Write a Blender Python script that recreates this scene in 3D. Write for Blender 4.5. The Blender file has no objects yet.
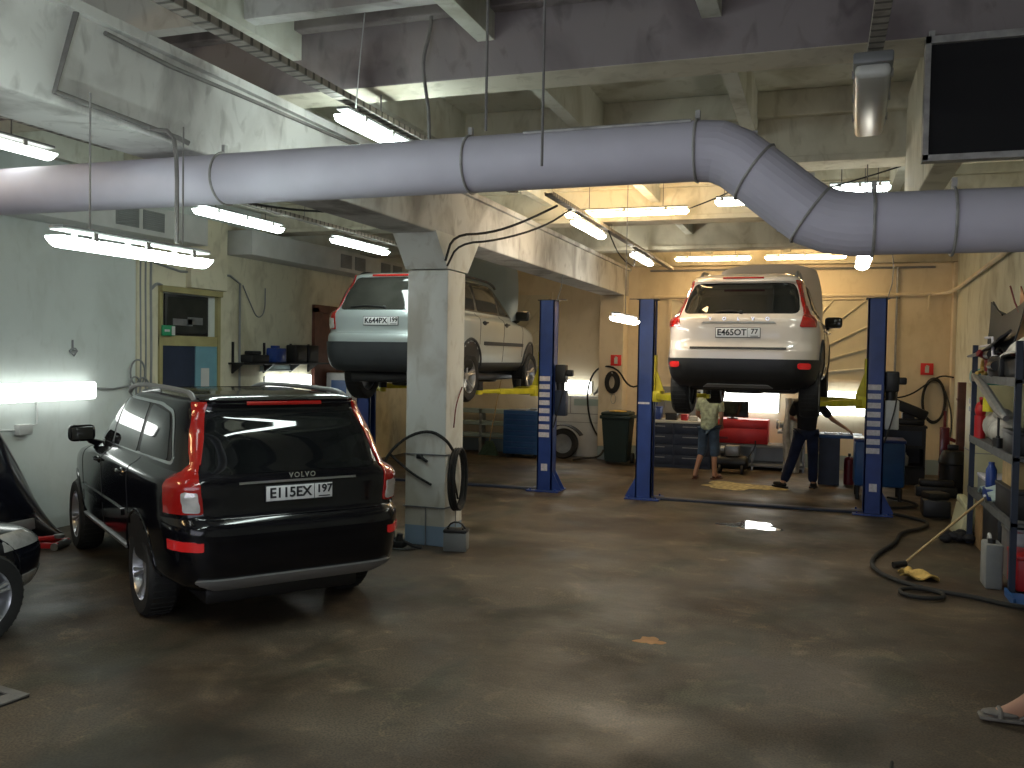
import bpy, bmesh, math, random
from mathutils import Vector, Matrix, noise
from mathutils.bvhtree import BVHTree
R = math.radians
V = Vector
scene = bpy.context.scene
col = scene.collection
random.seed(7)

# ---------------------------------------------------------------- materials
def mat(name, c, rough=.5, metal=0., var=.12, scale=4., bump=0., emit=0., coat=0., detail=4.):
    m = bpy.data.materials.new(name); m.use_nodes = True
    nt = m.node_tree; b = nt.nodes['Principled BSDF']
    c4 = (c[0], c[1], c[2], 1)
    b.inputs['Roughness'].default_value = rough
    b.inputs['Metallic'].default_value = metal
    b.inputs['Coat Weight'].default_value = coat
    b.inputs['Coat Roughness'].default_value = .04
    tc = nt.nodes.new('ShaderNodeTexCoord')
    nz = nt.nodes.new('ShaderNodeTexNoise'); nz.inputs['Scale'].default_value = scale; nz.inputs['Detail'].default_value = detail
    nt.links.new(tc.outputs['Object'], nz.inputs['Vector'])
    rp = nt.nodes.new('ShaderNodeValToRGB')
    rp.color_ramp.elements[0].position = .3; rp.color_ramp.elements[1].position = .7
    rp.color_ramp.elements[0].color = tuple(x*(1-var) for x in c)+(1,)
    rp.color_ramp.elements[1].color = tuple(min(1, x*(1+var)) for x in c)+(1,)
    nt.links.new(nz.outputs['Fac'], rp.inputs['Fac'])
    nt.links.new(rp.outputs['Color'], b.inputs['Base Color'])
    if bump:
        bp = nt.nodes.new('ShaderNodeBump'); bp.inputs['Strength'].default_value = bump; bp.inputs['Distance'].default_value = .02
        nt.links.new(nz.outputs['Fac'], bp.inputs['Height']); nt.links.new(bp.outputs['Normal'], b.inputs['Normal'])
    if emit:
        b.inputs['Emission Color'].default_value = c4; b.inputs['Emission Strength'].default_value = emit
    return m

def add_noise(m, scale, lo, hi, dark, detail=5., stretch=(1,1,1), distort=0.):
    """multiply the colour by a dirt pattern: patches of `dark` where the noise lies above hi"""
    nt = m.node_tree; b = nt.nodes['Principled BSDF']
    src = b.inputs['Base Color'].links[0].from_socket
    tc = nt.nodes.new('ShaderNodeTexCoord'); mp = nt.nodes.new('ShaderNodeMapping'); mp.inputs['Scale'].default_value = stretch
    nz = nt.nodes.new('ShaderNodeTexNoise'); nz.inputs['Scale'].default_value = scale; nz.inputs['Detail'].default_value = detail
    nz.inputs['Distortion'].default_value = distort
    nt.links.new(tc.outputs['Object'], mp.inputs['Vector']); nt.links.new(mp.outputs['Vector'], nz.inputs['Vector'])
    mr = nt.nodes.new('ShaderNodeMapRange'); mr.inputs['From Min'].default_value = lo; mr.inputs['From Max'].default_value = hi
    nt.links.new(nz.outputs['Fac'], mr.inputs['Value'])
    mx = nt.nodes.new('ShaderNodeMix'); mx.data_type = 'RGBA'; mx.blend_type = 'MULTIPLY'
    nt.links.new(mr.outputs['Result'], mx.inputs[0]); nt.links.new(src, mx.inputs[6]); mx.inputs[7].default_value = tuple(dark)+(1,)
    nt.links.new(mx.outputs[2], b.inputs['Base Color'])
    return mr

def wall_mat(name, c, dirt=(.72,.70,.66), dado=None):
    m = mat(name, c, .75, 0, .04, 1.2, .12)
    add_noise(m, 1.6, .48, .66, dirt, 10, (1,1,.7), .5)
    add_noise(m, 7, .55, .72, tuple(.35+.65*d for d in dirt), 8, (1,1,.5), .8)
    if dado:
        nt = m.node_tree; b = nt.nodes['Principled BSDF']; src = b.inputs['Base Color'].links[0].from_socket
        tc = nt.nodes.new('ShaderNodeTexCoord'); sp = nt.nodes.new('ShaderNodeSeparateXYZ'); nt.links.new(tc.outputs['Object'], sp.inputs[0])
        lt = nt.nodes.new('ShaderNodeMath'); lt.operation = 'LESS_THAN'; lt.inputs[1].default_value = dado[0]
        nt.links.new(sp.outputs['Z'], lt.inputs[0])
        mx = nt.nodes.new('ShaderNodeMix'); mx.data_type = 'RGBA'
        nt.links.new(lt.outputs[0], mx.inputs[0]); nt.links.new(src, mx.inputs[6]); mx.inputs[7].default_value = tuple(dado[1])+(1,)
        nt.links.new(mx.outputs[2], b.inputs['Base Color'])
    return m

MT = {}
MT['wall'] = wall_mat('wall_paint_white', (.64,.69,.67), (.88,.88,.86))
MT['wallb'] = wall_mat('wall_paint_cream', (.72,.63,.48), (.88,.86,.82), dado=(.28,(.30,.38,.42)))
MT['wally'] = wall_mat('wall_tint_yellowish', (.70,.66,.50))  # left wall's tint under the lamps, put into the colour
MT['skyblue'] = mat('door_light_blue', (.16,.34,.42), .5, 0, .1)
MT['wallr'] = wall_mat('wall_paint_right', (.58,.59,.49))
MT['ceil'] = wall_mat('ceiling_plaster', (.66,.66,.58), (.7,.68,.62))
MT['beam'] = wall_mat('beam_plaster_light', (.60,.59,.565), (.52,.50,.49))
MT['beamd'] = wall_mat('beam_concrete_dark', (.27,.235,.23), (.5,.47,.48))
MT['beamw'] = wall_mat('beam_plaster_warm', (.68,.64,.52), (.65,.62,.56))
MT['pillar'] = wall_mat('pillar_paint', (.68,.68,.64), (.7,.66,.6), dado=(.22,(.22,.30,.40)))
MT['duct'] = mat('duct_grey', (.56,.54,.61), .62, 0, .06, 3, .02)
MT['conduit'] = mat('conduit_brown_grey', (.17,.16,.15), .7, 0, .2, 9)
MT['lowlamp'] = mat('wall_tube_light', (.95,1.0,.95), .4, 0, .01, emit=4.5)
MT['zinc'] = mat('galvanised', (.36,.35,.33), .6, .3, .25, 14)
MT['lampbody'] = mat('lamp_housing_grey', (.16,.165,.16), .4, 0, .05)
MT['cool'] = mat('tube_light_cool', (.86,1.0,.95), .4, 0, .01, emit=25)
MT['white'] = mat('tube_light_white', (1.0,.95,.82), .4, 0, .01, emit=24)
MT['warm'] = mat('tube_light_warm', (1.0,.68,.32), .4, 0, .01, emit=34)
MT['off'] = mat('diffuser_unlit', (.52,.52,.47), .25, 0, .05)
MT['black'] = mat('black_plastic', (.012,.012,.013), .45, 0, .2)
MT['rubber'] = mat('rubber', (.016,.016,.016), .75, 0, .2, 20)
MT['steel'] = mat('steel_grey', (.30,.31,.32), .4, .7, .15, 10)
MT['chrome'] = mat('chrome', (.75,.76,.78), .15, 1, .03)
MT['alloy'] = mat('alloy_silver', (.52,.53,.55), .28, .8, .05)
MT['glass'] = mat('tinted_glass', (.005,.006,.007), .03, 0, .1)
MT['glassg'] = mat('tinted_glass_grey', (.035,.035,.030), .06, 0, .2)
MT['blackpaint'] = mat('car_paint_black', (.004,.004,.006), .11, 0, .05)
MT['silverpaint'] = mat('car_paint_silver', (.42,.47,.47), .33, .35, .02, coat=.7)
MT['whitepaint'] = mat('car_paint_pearl', (.62,.545,.48), .3, 0, .02, coat=.8)
MT['navypaint'] = mat('car_paint_navy', (.008,.009,.015), .16, 0, .05)
MT['clad'] = mat('cladding_grey', (.030,.034,.038), .6, 0, .1, 6)
MT['skid'] = mat('skid_silver', (.26,.26,.26), .45, .4, .05)
MT['redlens'] = mat('red_lens', (.36,.010,.007), .15, 0, .05, coat=1)
MT['redlit'] = mat('red_lens_bright', (.62,.02,.02), .2, 0, .05, emit=.12, coat=1)
MT['clearlens'] = mat('clear_lens', (.60,.58,.56), .15, .3, .25, 12, coat=1)
MT['plate'] = mat('plate_white', (.78,.78,.78), .4, 0, .02)
MT['ink'] = mat('ink_black', (.015,.015,.02), .5, 0, .02)
MT['blue'] = mat('lift_blue', (.018,.050,.235), .38, 0, .2, 3, coat=.2)
MT['blued'] = mat('tool_blue', (.02,.085,.26), .42, 0, .15, 4)
MT['bluegrey'] = mat('dark_blue_grey', (.02,.03,.06), .5, 0, .2)
MT['yellow'] = mat('arm_yellow', (.62,.55,.03), .45, 0, .2, 6)
MT['sticker'] = mat('sticker_white', (.62,.60,.66), .5, 0, .15, 30)
MT['red'] = mat('paint_red', (.50,.022,.028), .4, 0, .12)
MT['redd'] = mat('paint_dark_red', (.16,.012,.02), .35, 0, .12, coat=.4)
MT['signred'] = mat('sign_red', (.72,.03,.03), .5, 0, .03)
MT['signgreen'] = mat('sign_green', (.02,.28,.12), .5, 0, .03)
MT['wood'] = mat('wood_brown', (.13,.045,.03), .5, 0, .3, 6)
MT['woodl'] = mat('wood_light', (.42,.30,.14), .6, 0, .2, 8)
MT['frame'] = mat('door_frame_olive', (.36,.32,.15), .6, 0, .15)
MT['cardboard'] = mat('cardboard', (.36,.21,.09), .8, 0, .15)
MT['cream'] = mat('cabinet_cream', (.62,.58,.36), .5, 0, .08)
MT['teal'] = mat('teal', (.03,.26,.28), .5, 0, .15)
MT['greenbin'] = mat('bin_green', (.008,.022,.020), .5, 0, .15)
MT['grey'] = mat('grey_plastic', (.24,.25,.25), .5, 0, .1)
MT['lgrey'] = mat('light_grey', (.55,.56,.55), .5, 0, .08)
MT['palegreen'] = mat('pale_green_metal', (.36,.46,.46), .5, 0, .08)
MT['rag'] = mat('rag_yellow', (.50,.34,.10), .9, 0, .3, 14)
MT['bag'] = mat('bag_grey', (.40,.40,.38), .6, 0, .3, 9, .4)
MT['skin'] = mat('skin', (.50,.27,.18), .6, 0, .06)
MT['hair'] = mat('hair_dark', (.015,.012,.010), .6, 0, .2, 20)
MT['shirt'] = mat('shirt_pale_green', (.46,.50,.34), .85, 0, .45, 14)
MT['denim'] = mat('denim', (.06,.10,.17), .85, 0, .3, 10)
MT['navycloth'] = mat('workwear_navy', (.010,.018,.055), .85, 0, .3, 8)
MT['darkcloth'] = mat('workwear_black', (.012,.012,.016), .85, 0, .3, 8)
MT['shoe'] = mat('shoe_grey', (.20,.18,.16), .7, 0, .3, 12)
MT['oilrag'] = mat('sawdust_yellow', (.44,.36,.17), .9, 0, .5, 12)
MT['copper'] = mat('orange_patch', (.48,.25,.11), .8, 0, .2)
MT['brushed'] = mat('bristle_green', (.05,.09,.06), .9, 0, .3, 20)
MT['shelfdark'] = mat('shelf_dark_metal', (.10,.105,.11), .6, .2, .25, 8)
MT['mesh'] = mat('mesh_black', (.004,.004,.005), .8, 0, .1)
MT['puddle'] = mat('water', (.10,.10,.10), .07, 0, .05, coat=1)

# floor
fm = mat('floor_concrete', (.122,.094,.066), .42, 0, .28, .9, 0, detail=9)
add_noise(fm, .55, .40, .64, (.42,.34,.27), 7, (1,1.6,1), .6)
add_noise(fm, .9, .50, .60, (.62,.72,.70), 8, (1.5,1,1), .9)
add_noise(fm, 1.7, .56, .70, (1.75,1.75,1.70), 9, (1,1,1), 1.2)
add_noise(fm, 70, .42, .62, (.50,.50,.48), 3)
add_noise(fm, 4.5, .60, .68, (1.45,1.42,1.35), 6, (1,1,1), 1.5)
def _floor():
    nt = fm.node_tree; b = nt.nodes['Principled BSDF']
    tc = nt.nodes.new('ShaderNodeTexCoord')
    n = nt.nodes.new('ShaderNodeTexNoise'); n.inputs['Scale'].default_value = .9; n.inputs['Detail'].default_value = 6
    nt.links.new(tc.outputs['Object'], n.inputs['Vector'])
    mr = nt.nodes.new('ShaderNodeMapRange'); mr.inputs['From Min'].default_value = .38; mr.inputs['From Max'].default_value = .62
    mr.inputs['To Min'].default_value = .42; mr.inputs['To Max'].default_value = .75
    nt.links.new(n.outputs['Fac'], mr.inputs['Value']); nt.links.new(mr.outputs['Result'], b.inputs['Roughness'])
    n2 = nt.nodes.new('ShaderNodeTexNoise'); n2.inputs['Scale'].default_value = 14; n2.inputs['Detail'].default_value = 8
    nt.links.new(tc.outputs['Object'], n2.inputs['Vector'])
    bp = nt.nodes.new('ShaderNodeBump'); bp.inputs['Strength'].default_value = .25; bp.inputs['Distance'].default_value = .01
    nt.links.new(n2.outputs['Fac'], bp.inputs['Height']); nt.links.new(bp.outputs['Normal'], b.inputs['Normal'])
_floor()
MT['floor'] = fm
def _tray():
    m = mat('perforated_tray', (.34,.31,.27), .7, .1, .3, 12); nt = m.node_tree; b = nt.nodes['Principled BSDF']
    src = b.inputs['Base Color'].links[0].from_socket
    tc = nt.nodes.new('ShaderNodeTexCoord'); sp = nt.nodes.new('ShaderNodeSeparateXYZ'); nt.links.new(tc.outputs['Object'], sp.inputs[0])
    a = nt.nodes.new('ShaderNodeMath'); a.operation = 'MULTIPLY'; a.inputs[1].default_value = 11; nt.links.new(sp.outputs['Y'], a.inputs[0])
    fr = nt.nodes.new('ShaderNodeMath'); fr.operation = 'FRACT'; nt.links.new(a.outputs[0], fr.inputs[0])
    g = nt.nodes.new('ShaderNodeMath'); g.operation = 'LESS_THAN'; g.inputs[1].default_value = .28; nt.links.new(fr.outputs[0], g.inputs[0])
    mx = nt.nodes.new('ShaderNodeMix'); mx.data_type = 'RGBA'; nt.links.new(g.outputs[0], mx.inputs[0]); nt.links.new(src, mx.inputs[6]); mx.inputs[7].default_value = (.13,.12,.105,1)
    nt.links.new(mx.outputs[2], b.inputs['Base Color']); return m
MT['tray'] = _tray()

# ---------------------------------------------------------------- helpers
def link_mesh(name, me, m=None, parent=None, smooth=True, angle=35):
    o = bpy.data.objects.new(name, me); col.objects.link(o)
    if m is not None:
        me.materials.clear()
        for x in (m if isinstance(m, (list, tuple)) else [m]): me.materials.append(MT[x] if isinstance(x, str) else x)
    if smooth:
        for p in me.polygons: p.use_smooth = True
        me.set_sharp_from_angle(angle=R(angle))
    if parent is not None: o.parent = parent
    return o

class B:
    """collects shapes for one mesh"""
    def __init__(s): s.bm = bmesh.new()
    def _m(s, c, rot):
        M = Matrix.Translation(V(c))
        if rot is not None:
            e = rot if not isinstance(rot, (int, float)) else (0, 0, rot)
            M = M @ Matrix.Rotation(e[2], 4, 'Z') @ Matrix.Rotation(e[1], 4, 'Y') @ Matrix.Rotation(e[0], 4, 'X')
        return M
    def box(s, c, d, rot=None, bev=0., seg=2):
        r = bmesh.ops.create_cube(s.bm, size=1)
        vs = r['verts']
        for v in vs: v.co = V((v.co.x*d[0], v.co.y*d[1], v.co.z*d[2]))
        if bev:
            es = list({e for v in vs for e in v.link_edges})
            rr = bmesh.ops.bevel(s.bm, geom=es, offset=min(bev, min(d)*.45), segments=seg, affect='EDGES', profile=.5)
            vs = list({v for f in rr['faces'] for v in f.verts} | {v for v in vs if v.is_valid})
        bmesh.ops.transform(s.bm, matrix=s._m(c, rot), verts=vs)
        return s
    def cor(s, a, b, bev=0.):
        c = [(a[i]+b[i])/2 for i in range(3)]; d = [abs(a[i]-b[i]) for i in range(3)]
        return s.box(c, d, None, bev)
    def cyl(s, p0, p1, r, r2=None, n=16):
        p0, p1 = V(p0), V(p1); d = p1-p0
        M = Matrix.Translation((p0+p1)/2) @ d.to_track_quat('Z', 'Y').to_matrix().to_4x4()
        bmesh.ops.create_cone(s.bm, cap_ends=True, segments=n, radius1=r, radius2=r if r2 is None else r2, depth=d.length, matrix=M)
        return s
    def ball(s, c, d, n=12, rot=None):
        r = bmesh.ops.create_uvsphere(s.bm, u_segments=n*2, v_segments=n, radius=.5)
        for v in r['verts']: v.co = V((v.co.x*d[0], v.co.y*d[1], v.co.z*d[2]))
        bmesh.ops.transform(s.bm, matrix=s._m(c, rot), verts=r['verts'])
        return s
    def tube(s, pts, r, n=8, smooth=0, closed=False):
        P = [V(p) for p in pts]
        for _ in range(smooth):
            Q = []
            m = len(P)
            for i in range(m if closed else m-1):
                a, b = P[i], P[(i+1) % m]
                Q += [a*.75+b*.25, a*.25+b*.75]
            if not closed: Q = [P[0]]+Q+[P[-1]]
            P = Q
        rings = []; N = len(P); up = V((0,0,1)); prev = None
        for i, p in enumerate(P):
            if closed: t = (P[(i+1) % N]-P[i-1])
            else: t = (P[min(i+1, N-1)]-P[max(i-1, 0)])
            if t.length < 1e-9: t = V((0,0,1))
            t.normalize()
            if prev is None:
                a = t.orthogonal().normalized()
            else:
                a = prev-t*prev.dot(t)
                a = a.normalized() if a.length > 1e-6 else t.orthogonal().normalized()
            prev = a; b = t.cross(a)
            if isinstance(r, list):
                q = i/(N-1)*(len(r)-1); j = min(int(q), len(r)-2); rr = r[j]+(r[j+1]-r[j])*(q-j)
            else: rr = r
            rings.append([s.bm.verts.new(p+(a*math.cos(2*math.pi*k/n)+b*math.sin(2*math.pi*k/n))*rr) for k in range(n)])
        for i in range(N if closed else N-1):
            A, C = rings[i], rings[(i+1) % N]
            for k in range(n): s.bm.faces.new((A[k], A[(k+1) % n], C[(k+1) % n], C[k]))
        if not closed:
            s.bm.faces.new(rings[0][::-1]); s.bm.faces.new(rings[-1])
        return s
    def lathe(s, prof, c=(0,0,0), axis='z', n=32, closed=False):
        """prof: (radius, height) pairs"""
        A = {'z': Matrix.Identity(4), 'x': Matrix.Rotation(R(90), 4, 'Y'), 'y': Matrix.Rotation(R(-90), 4, 'X')}[axis]
        M = Matrix.Translation(V(c)) @ A
        rings = []
        for r, h in prof:
            rings.append([s.bm.verts.new(M @ V((r*math.cos(2*math.pi*k/n), r*math.sin(2*math.pi*k/n), h))) for k in range(n)])
        m = len(rings)
        for i in range(m if closed else m-1):
            a, b = rings[i], rings[(i+1) % m]
            for k in range(n): s.bm.faces.new((a[k], a[(k+1) % n], b[(k+1) % n], b[k]))
        if not closed:
            if prof[0][0] > 1e-5: s.bm.faces.new(rings[0][::-1])
            if prof[-1][0] > 1e-5: s.bm.faces.new(rings[-1])
        return s
    def prism(s, poly, t, M):
        """polygon in local XY, thickness t along local Z centred, then transformed by M"""
        a = [s.bm.verts.new(M @ V((p[0], p[1], -t/2))) for p in poly]
        b = [s.bm.verts.new(M @ V((p[0], p[1], t/2))) for p in poly]
        n = len(poly)
        s.bm.faces.new(a[::-1]); s.bm.faces.new(b)
        for i in range(n): s.bm.faces.new((a[i], a[(i+1) % n], b[(i+1) % n], b[i]))
        return s
    def sheet(s, f, nu, nv, t=.006):
        """curved sheet f(u,v) with real thickness"""
        g = [[s.bm.verts.new(V(f(i/nu, j/nv))) for j in range(nv+1)] for i in range(nu+1)]
        fs = [s.bm.faces.new((g[i][j], g[i+1][j], g[i+1][j+1], g[i][j+1])) for i in range(nu) for j in range(nv)]
        bmesh.ops.recalc_face_normals(s.bm, faces=fs)
        bmesh.ops.solidify(s.bm, geom=fs, thickness=t)
        return s
    def obj(s, name, m, parent=None, smooth=True, angle=35):
        bmesh.ops.remove_doubles(s.bm, verts=s.bm.verts, dist=1e-6)
        bmesh.ops.recalc_face_normals(s.bm, faces=s.bm.faces)
        me = bpy.data.meshes.new(name); s.bm.to_mesh(me); s.bm.free()
        return link_mesh(name, me, m, parent, smooth, angle)

def tag(o, label, cat, group=None, kind=None):
    o['label'] = label; o['category'] = cat
    if group: o['group'] = group
    if kind: o['kind'] = kind
    return o
def thing(name, label, cat, loc=(0,0,0), rz=0., group=None):
    o = bpy.data.objects.new(name, None); col.objects.link(o)
    o.empty_display_size = .1
    o.location = loc; o.rotation_euler = (0, 0, rz)
    return tag(o, label, cat, group)
def struct(name, b, m, smooth=False):
    o = b.obj(name, m, None, smooth); o['kind'] = 'structure'; return o
def dup(root, loc, rz, label, group=None):
    def cp(o, par):
        c = o.copy(); col.objects.link(c); c.parent = par
        for ch in list(kids.get(o, [])): cp(ch, c)
        return c
    kids = {}
    for o in list(col.objects):
        if o.parent: kids.setdefault(o.parent, []).append(o)
    r = cp(root, None); r.location = loc; r.rotation_euler = (0, 0, rz); r['label'] = label
    if group: r['group'] = group
    return r

def text_mesh(name, s, size, m, parent, loc, rot=(R(90),0,0), depth=.002, align='CENTER', spacing=1.):
    cu = bpy.data.curves.new(name, 'FONT'); cu.body = s; cu.size = size; cu.extrude = depth
    cu.offset = size*.022; cu.align_x = align; cu.align_y = 'CENTER'; cu.space_character = spacing; cu.resolution_u = 3
    o = bpy.data.objects.new(name, cu); col.objects.link(o)
    bpy.context.view_layer.update()
    me = bpy.data.meshes.new_from_object(o.evaluated_get(bpy.context.evaluated_depsgraph_get()))
    bpy.data.objects.remove(o); bpy.data.curves.remove(cu)
    me.name = name
    t = link_mesh(name, me, m, parent, False)
    t.location = loc; t.rotation_euler = rot
    return t

def cable(name, pts, r, label, m='black', cat='cable', group=None, smooth=2, n=6):
    return tag(B().tube(pts, r, n, smooth).obj(name, m), label, cat, group)

# ================================================================ ROOM
XL, XR, YF, YB, ZC = -8.4, 2.3, -2.6, 18.55, 4.62
struct('floor', B().cor((XL-.2, YF-.2, -.2), (XR+.2, YB+.2, 0)), 'floor')
cb = B().cor((XL-.2, YF-.2, ZC), (XR+.2, YB+.2, ZC+.2))
for k in range(8):                                   # ribs of the ceiling slabs
    x = -8.1+1.48*k
    if x < XR-.1: cb.cor((x-.06, YF, 4.2), (x+.06, YB, ZC+.01))
struct('ceiling', cb, 'ceil')
struct('wall_left', B().cor((XL-.2, YF-.2, 0), (XL, YB+.2, ZC)), 'wall')
struct('wall_back', B().cor((XL, YB, 0), (XR, YB+.2, ZC)), 'wallb')
struct('wall_right', B().cor((XR, YF-.2, 0), (XR+.2, YB+.2, ZC)), 'wallr')
struct('wall_front', B().cor((XL, YF-.2, 0), (XR, YF, ZC)), 'wall')
# unseen glowing gate glazing, added behind the camera for the presumed daylight
gw = struct('window_3', B().cor((-6.2, YF, .55), (-6.1, YF+.06, 3.6)).cor((1.4, YF, .55), (1.5, YF+.06, 3.6)).cor((-6.2, YF, .5), (1.5, YF+.06, .6)).cor((-6.2, YF, 3.5), (1.5, YF+.06, 3.6)), 'steel')
MT['daylight'] = mat('added_daylight_pane', (.84,.86,1.0), .5, 0, .02, emit=1.6)
B().cor((-6.1, YF+.005, .6), (1.4, YF+.02, 3.5)).obj('window_pane', 'daylight', gw, False)
gb = B()
for k in range(9): gb.cor((-6.13+.93*k, YF+.02, .6), (-6.09+.93*k, YF+.05, 3.5))
gb.obj('window_bars', 'steel', gw, False)
# secondary beams across the hall
n = 0
for y in (-.78, 2.45, 5.68, 8.91, 12.14, 15.37):
    n += 1
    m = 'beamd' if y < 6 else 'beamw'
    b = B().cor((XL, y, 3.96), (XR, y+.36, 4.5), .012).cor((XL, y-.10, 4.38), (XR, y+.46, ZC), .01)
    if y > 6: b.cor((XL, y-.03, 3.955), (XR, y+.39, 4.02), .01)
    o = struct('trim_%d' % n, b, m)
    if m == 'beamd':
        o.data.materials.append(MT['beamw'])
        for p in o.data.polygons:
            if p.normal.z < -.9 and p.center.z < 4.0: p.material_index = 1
struct('trim_7', B().cor((XL, 18.3, 3.98), (XR, YB, ZC)), 'beamw')
b = B().cor((-4.35, YF, 3.38), (-3.85, YB, 3.96), .015)
struct('trim_8', b, 'beam')
struct('trim_9', B().cor((-3.855, YF, 3.90), (-3.80, YB, 3.96)).cor((-4.40, YF, 3.90), (-4.345, YB, 3.96)), 'beam')
struct('trim_10', B().cor((.66, 6.04, 3.42), (.84, 8.91, 4.5), .01), 'beamw')
# thin slab rib next to the dark beam
struct('trim_11', B().cor((XL, 5.0, 4.25), (XR, 5.12, ZC)).cor((XL, 3.6, 4.25), (XR, 3.72, ZC)), 'beam')
# main pillar with its flared head along the beam
P0, P1 = (-4.33, 9.0), (-3.85, 9.5)
pb = B().cor((P0[0], P0[1], 0), (P1[0], P1[1], 3.02), .012)
prof = [(9.0, 3.02), (8.40, 3.38), (8.40, 3.5), (10.1, 3.5), (10.1, 3.38), (9.5, 3.02)]
M = Matrix(((0,0,1,(P0[0]+P1[0])/2), (1,0,0,0), (0,1,0,0), (0,0,0,1)))
pb.prism([(8.96, 3.03), (8.62, 3.40), (9.88, 3.40), (9.54, 3.03)], .50, M)
pil = pb.obj('pillar', 'pillar', None, False); pil['kind'] = 'structure'
struct('trim_12', B().cor((-4.35, 18.1, 0), (-3.85, YB, 3.38), .01), 'wallb')
struct('trim_13', B().cor((2.24, 18.25, 0), (2.3, YB, 3.96), .01), 'wallb')
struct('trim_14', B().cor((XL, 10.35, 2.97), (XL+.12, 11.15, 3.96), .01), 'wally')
# left wall split in two colours for the lamps' tints: yellower far part
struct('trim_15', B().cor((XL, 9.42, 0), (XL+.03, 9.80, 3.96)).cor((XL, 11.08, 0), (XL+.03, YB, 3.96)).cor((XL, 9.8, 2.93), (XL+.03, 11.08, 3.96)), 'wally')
# doorway with a picture in its upper part
db = B().cor((XL, 9.80, 2.88), (XL+.10, 11.08, 2.96)).cor((XL, 9.80, 0), (XL+.06, 9.86, 2.9)).cor((XL, 11.02, 0), (XL+.06, 11.08, 2.9)).cor((XL, 9.8, 2.16), (XL+.05, 11.02, 2.30))
d1 = struct('door_1', db, 'frame')
B().cor((XL+.002, 9.86, 0), (XL+.03, 10.55, 2.16), .004).obj('door_leaf', 'bluegrey', d1, False)
B().cor((XL+.002, 10.55, 0), (XL+.045, 11.02, 2.16), .004).obj('door_panel', 'skyblue', d1, False)
B().cor((XL+.046, 10.66, 1.40), (XL+.05, 10.84, 1.85), .001).obj('door_poster', 'lgrey', d1, False)
pic = thing('framed_picture', 'dark framed picture above the doorway in the left wall', 'picture', (XL+.03, 10.35, 2.58))
B().cor((-.0, -.45, -.28), (.03, .45, .28), .008).obj('picture_frame', 'black', pic)
B().cor((.028, -.41, -.24), (.034, .41, .24)).obj('picture_sheet', 'glassg', pic)
B().cor((.034, -.3, -.14), (.036, .1, -.05)).cor((.034, .0, -.12), (.036, .32, -.02)).obj('picture_detail', 'steel', pic)
ex = thing('exit_sign', 'small green exit sign on the doorway frame', 'sign', (XL+.075, 9.90, 2.36))
B().cor((0,-.09,-.07),(.02,.16,.07),.004).obj('sign_plate', 'signgreen', ex)
B().cor((.02,.09,-.06),(.024,.155,.06)).box((.022,-.0,.0),(.004,.10,.03)).obj('sign_arrow', 'lgrey', ex)
# brown door further down the left wall
d2 = struct('door_2', B().cor((XL+.03, 13.62, 0), (XL+.09, 13.76, 2.88)).cor((XL+.03, 14.66, 0), (XL+.09, 14.8, 2.88)).cor((XL+.03, 13.62, 2.80), (XL+.09, 14.8, 2.93)), 'wood')
B().cor((XL+.03, 13.76, 0), (XL+.06, 14.66, 2.8)).obj('door_leaf', 'wood', d2, False)

# sunburst grilles over two back windows
def window(name, x0, x1, z0, z1, cx, cz):
    w = struct(name, B().cor((x0-.06, YB-.05, z0-.06), (x1+.06, YB, z0)).cor((x0-.06, YB-.05, z1), (x1+.06, YB, z1+.06))
               .cor((x0-.06, YB-.05, z0), (x0, YB, z1)).cor((x1, YB-.05, z0), (x1+.06, YB, z1)), 'wallb')
    B().cor((x0, YB-.012, z0), (x1, YB-.004, z1)).obj('window_pane', 'cream_pane', w, False)
    g = B()
    def clip(dx, dz):
        t = 9.
        if dx > 0: t = min(t, (x1-cx)/dx)
        if dx < 0: t = min(t, (x0-cx)/dx)
        if dz > 0: t = min(t, (z1-cz)/dz)
        return t
    a = 6
    while a < 178:
        dx, dz = math.cos(R(a)), math.sin(R(a)); t = clip(dx, dz)
        if t > .1: g.cyl((cx+dx*.05, YB-.035, cz+dz*.05), (cx+dx*t, YB-.035, cz+dz*t), .014, n=6)
        a += 11
    for rr in (.55, 1.15):
        pts = [(cx+rr*math.cos(R(q)), YB-.04, cz+rr*math.sin(R(q))) for q in range(0, 181, 6)]
        pts = [p for p in pts if x0 <= p[0] <= x1 and p[2] <= z1]
        if len(pts) > 2: g.tube(pts, .013, 6)
    g.obj('window_grille', 'beamw', w)
MT['cream_pane'] = mat('painted_pane', (.62,.58,.46), .5, 0, .06)
window('window_1', -2.95, .86, 1.75, 3.30, -1.1, 1.78)
window('window_2', -8.2, -5.55, 1.75, 3.42, -6.9, 1.78)

# service pipes along the walls (part of the building)
struct('trim_16', B().tube([(-3.3,YB-.06,3.36),(1.9,YB-.06,3.39),(2.12,18.0,3.39),(2.24,17.8,3.44),(2.24,12.6,3.60)], .035, 8).cyl((1.85,YB-.06,3.37),(1.85,YB-.06,3.1),.02), 'wallb', True)
struct('trim_17', B().tube([(-3.4,YB-.05,3.90),(1.95,YB-.05,3.90)], .02, 6).tube([(1.30,YB-.05,3.9),(1.30,YB-.05,1.75)], .022, 6), 'steel', True)

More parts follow.
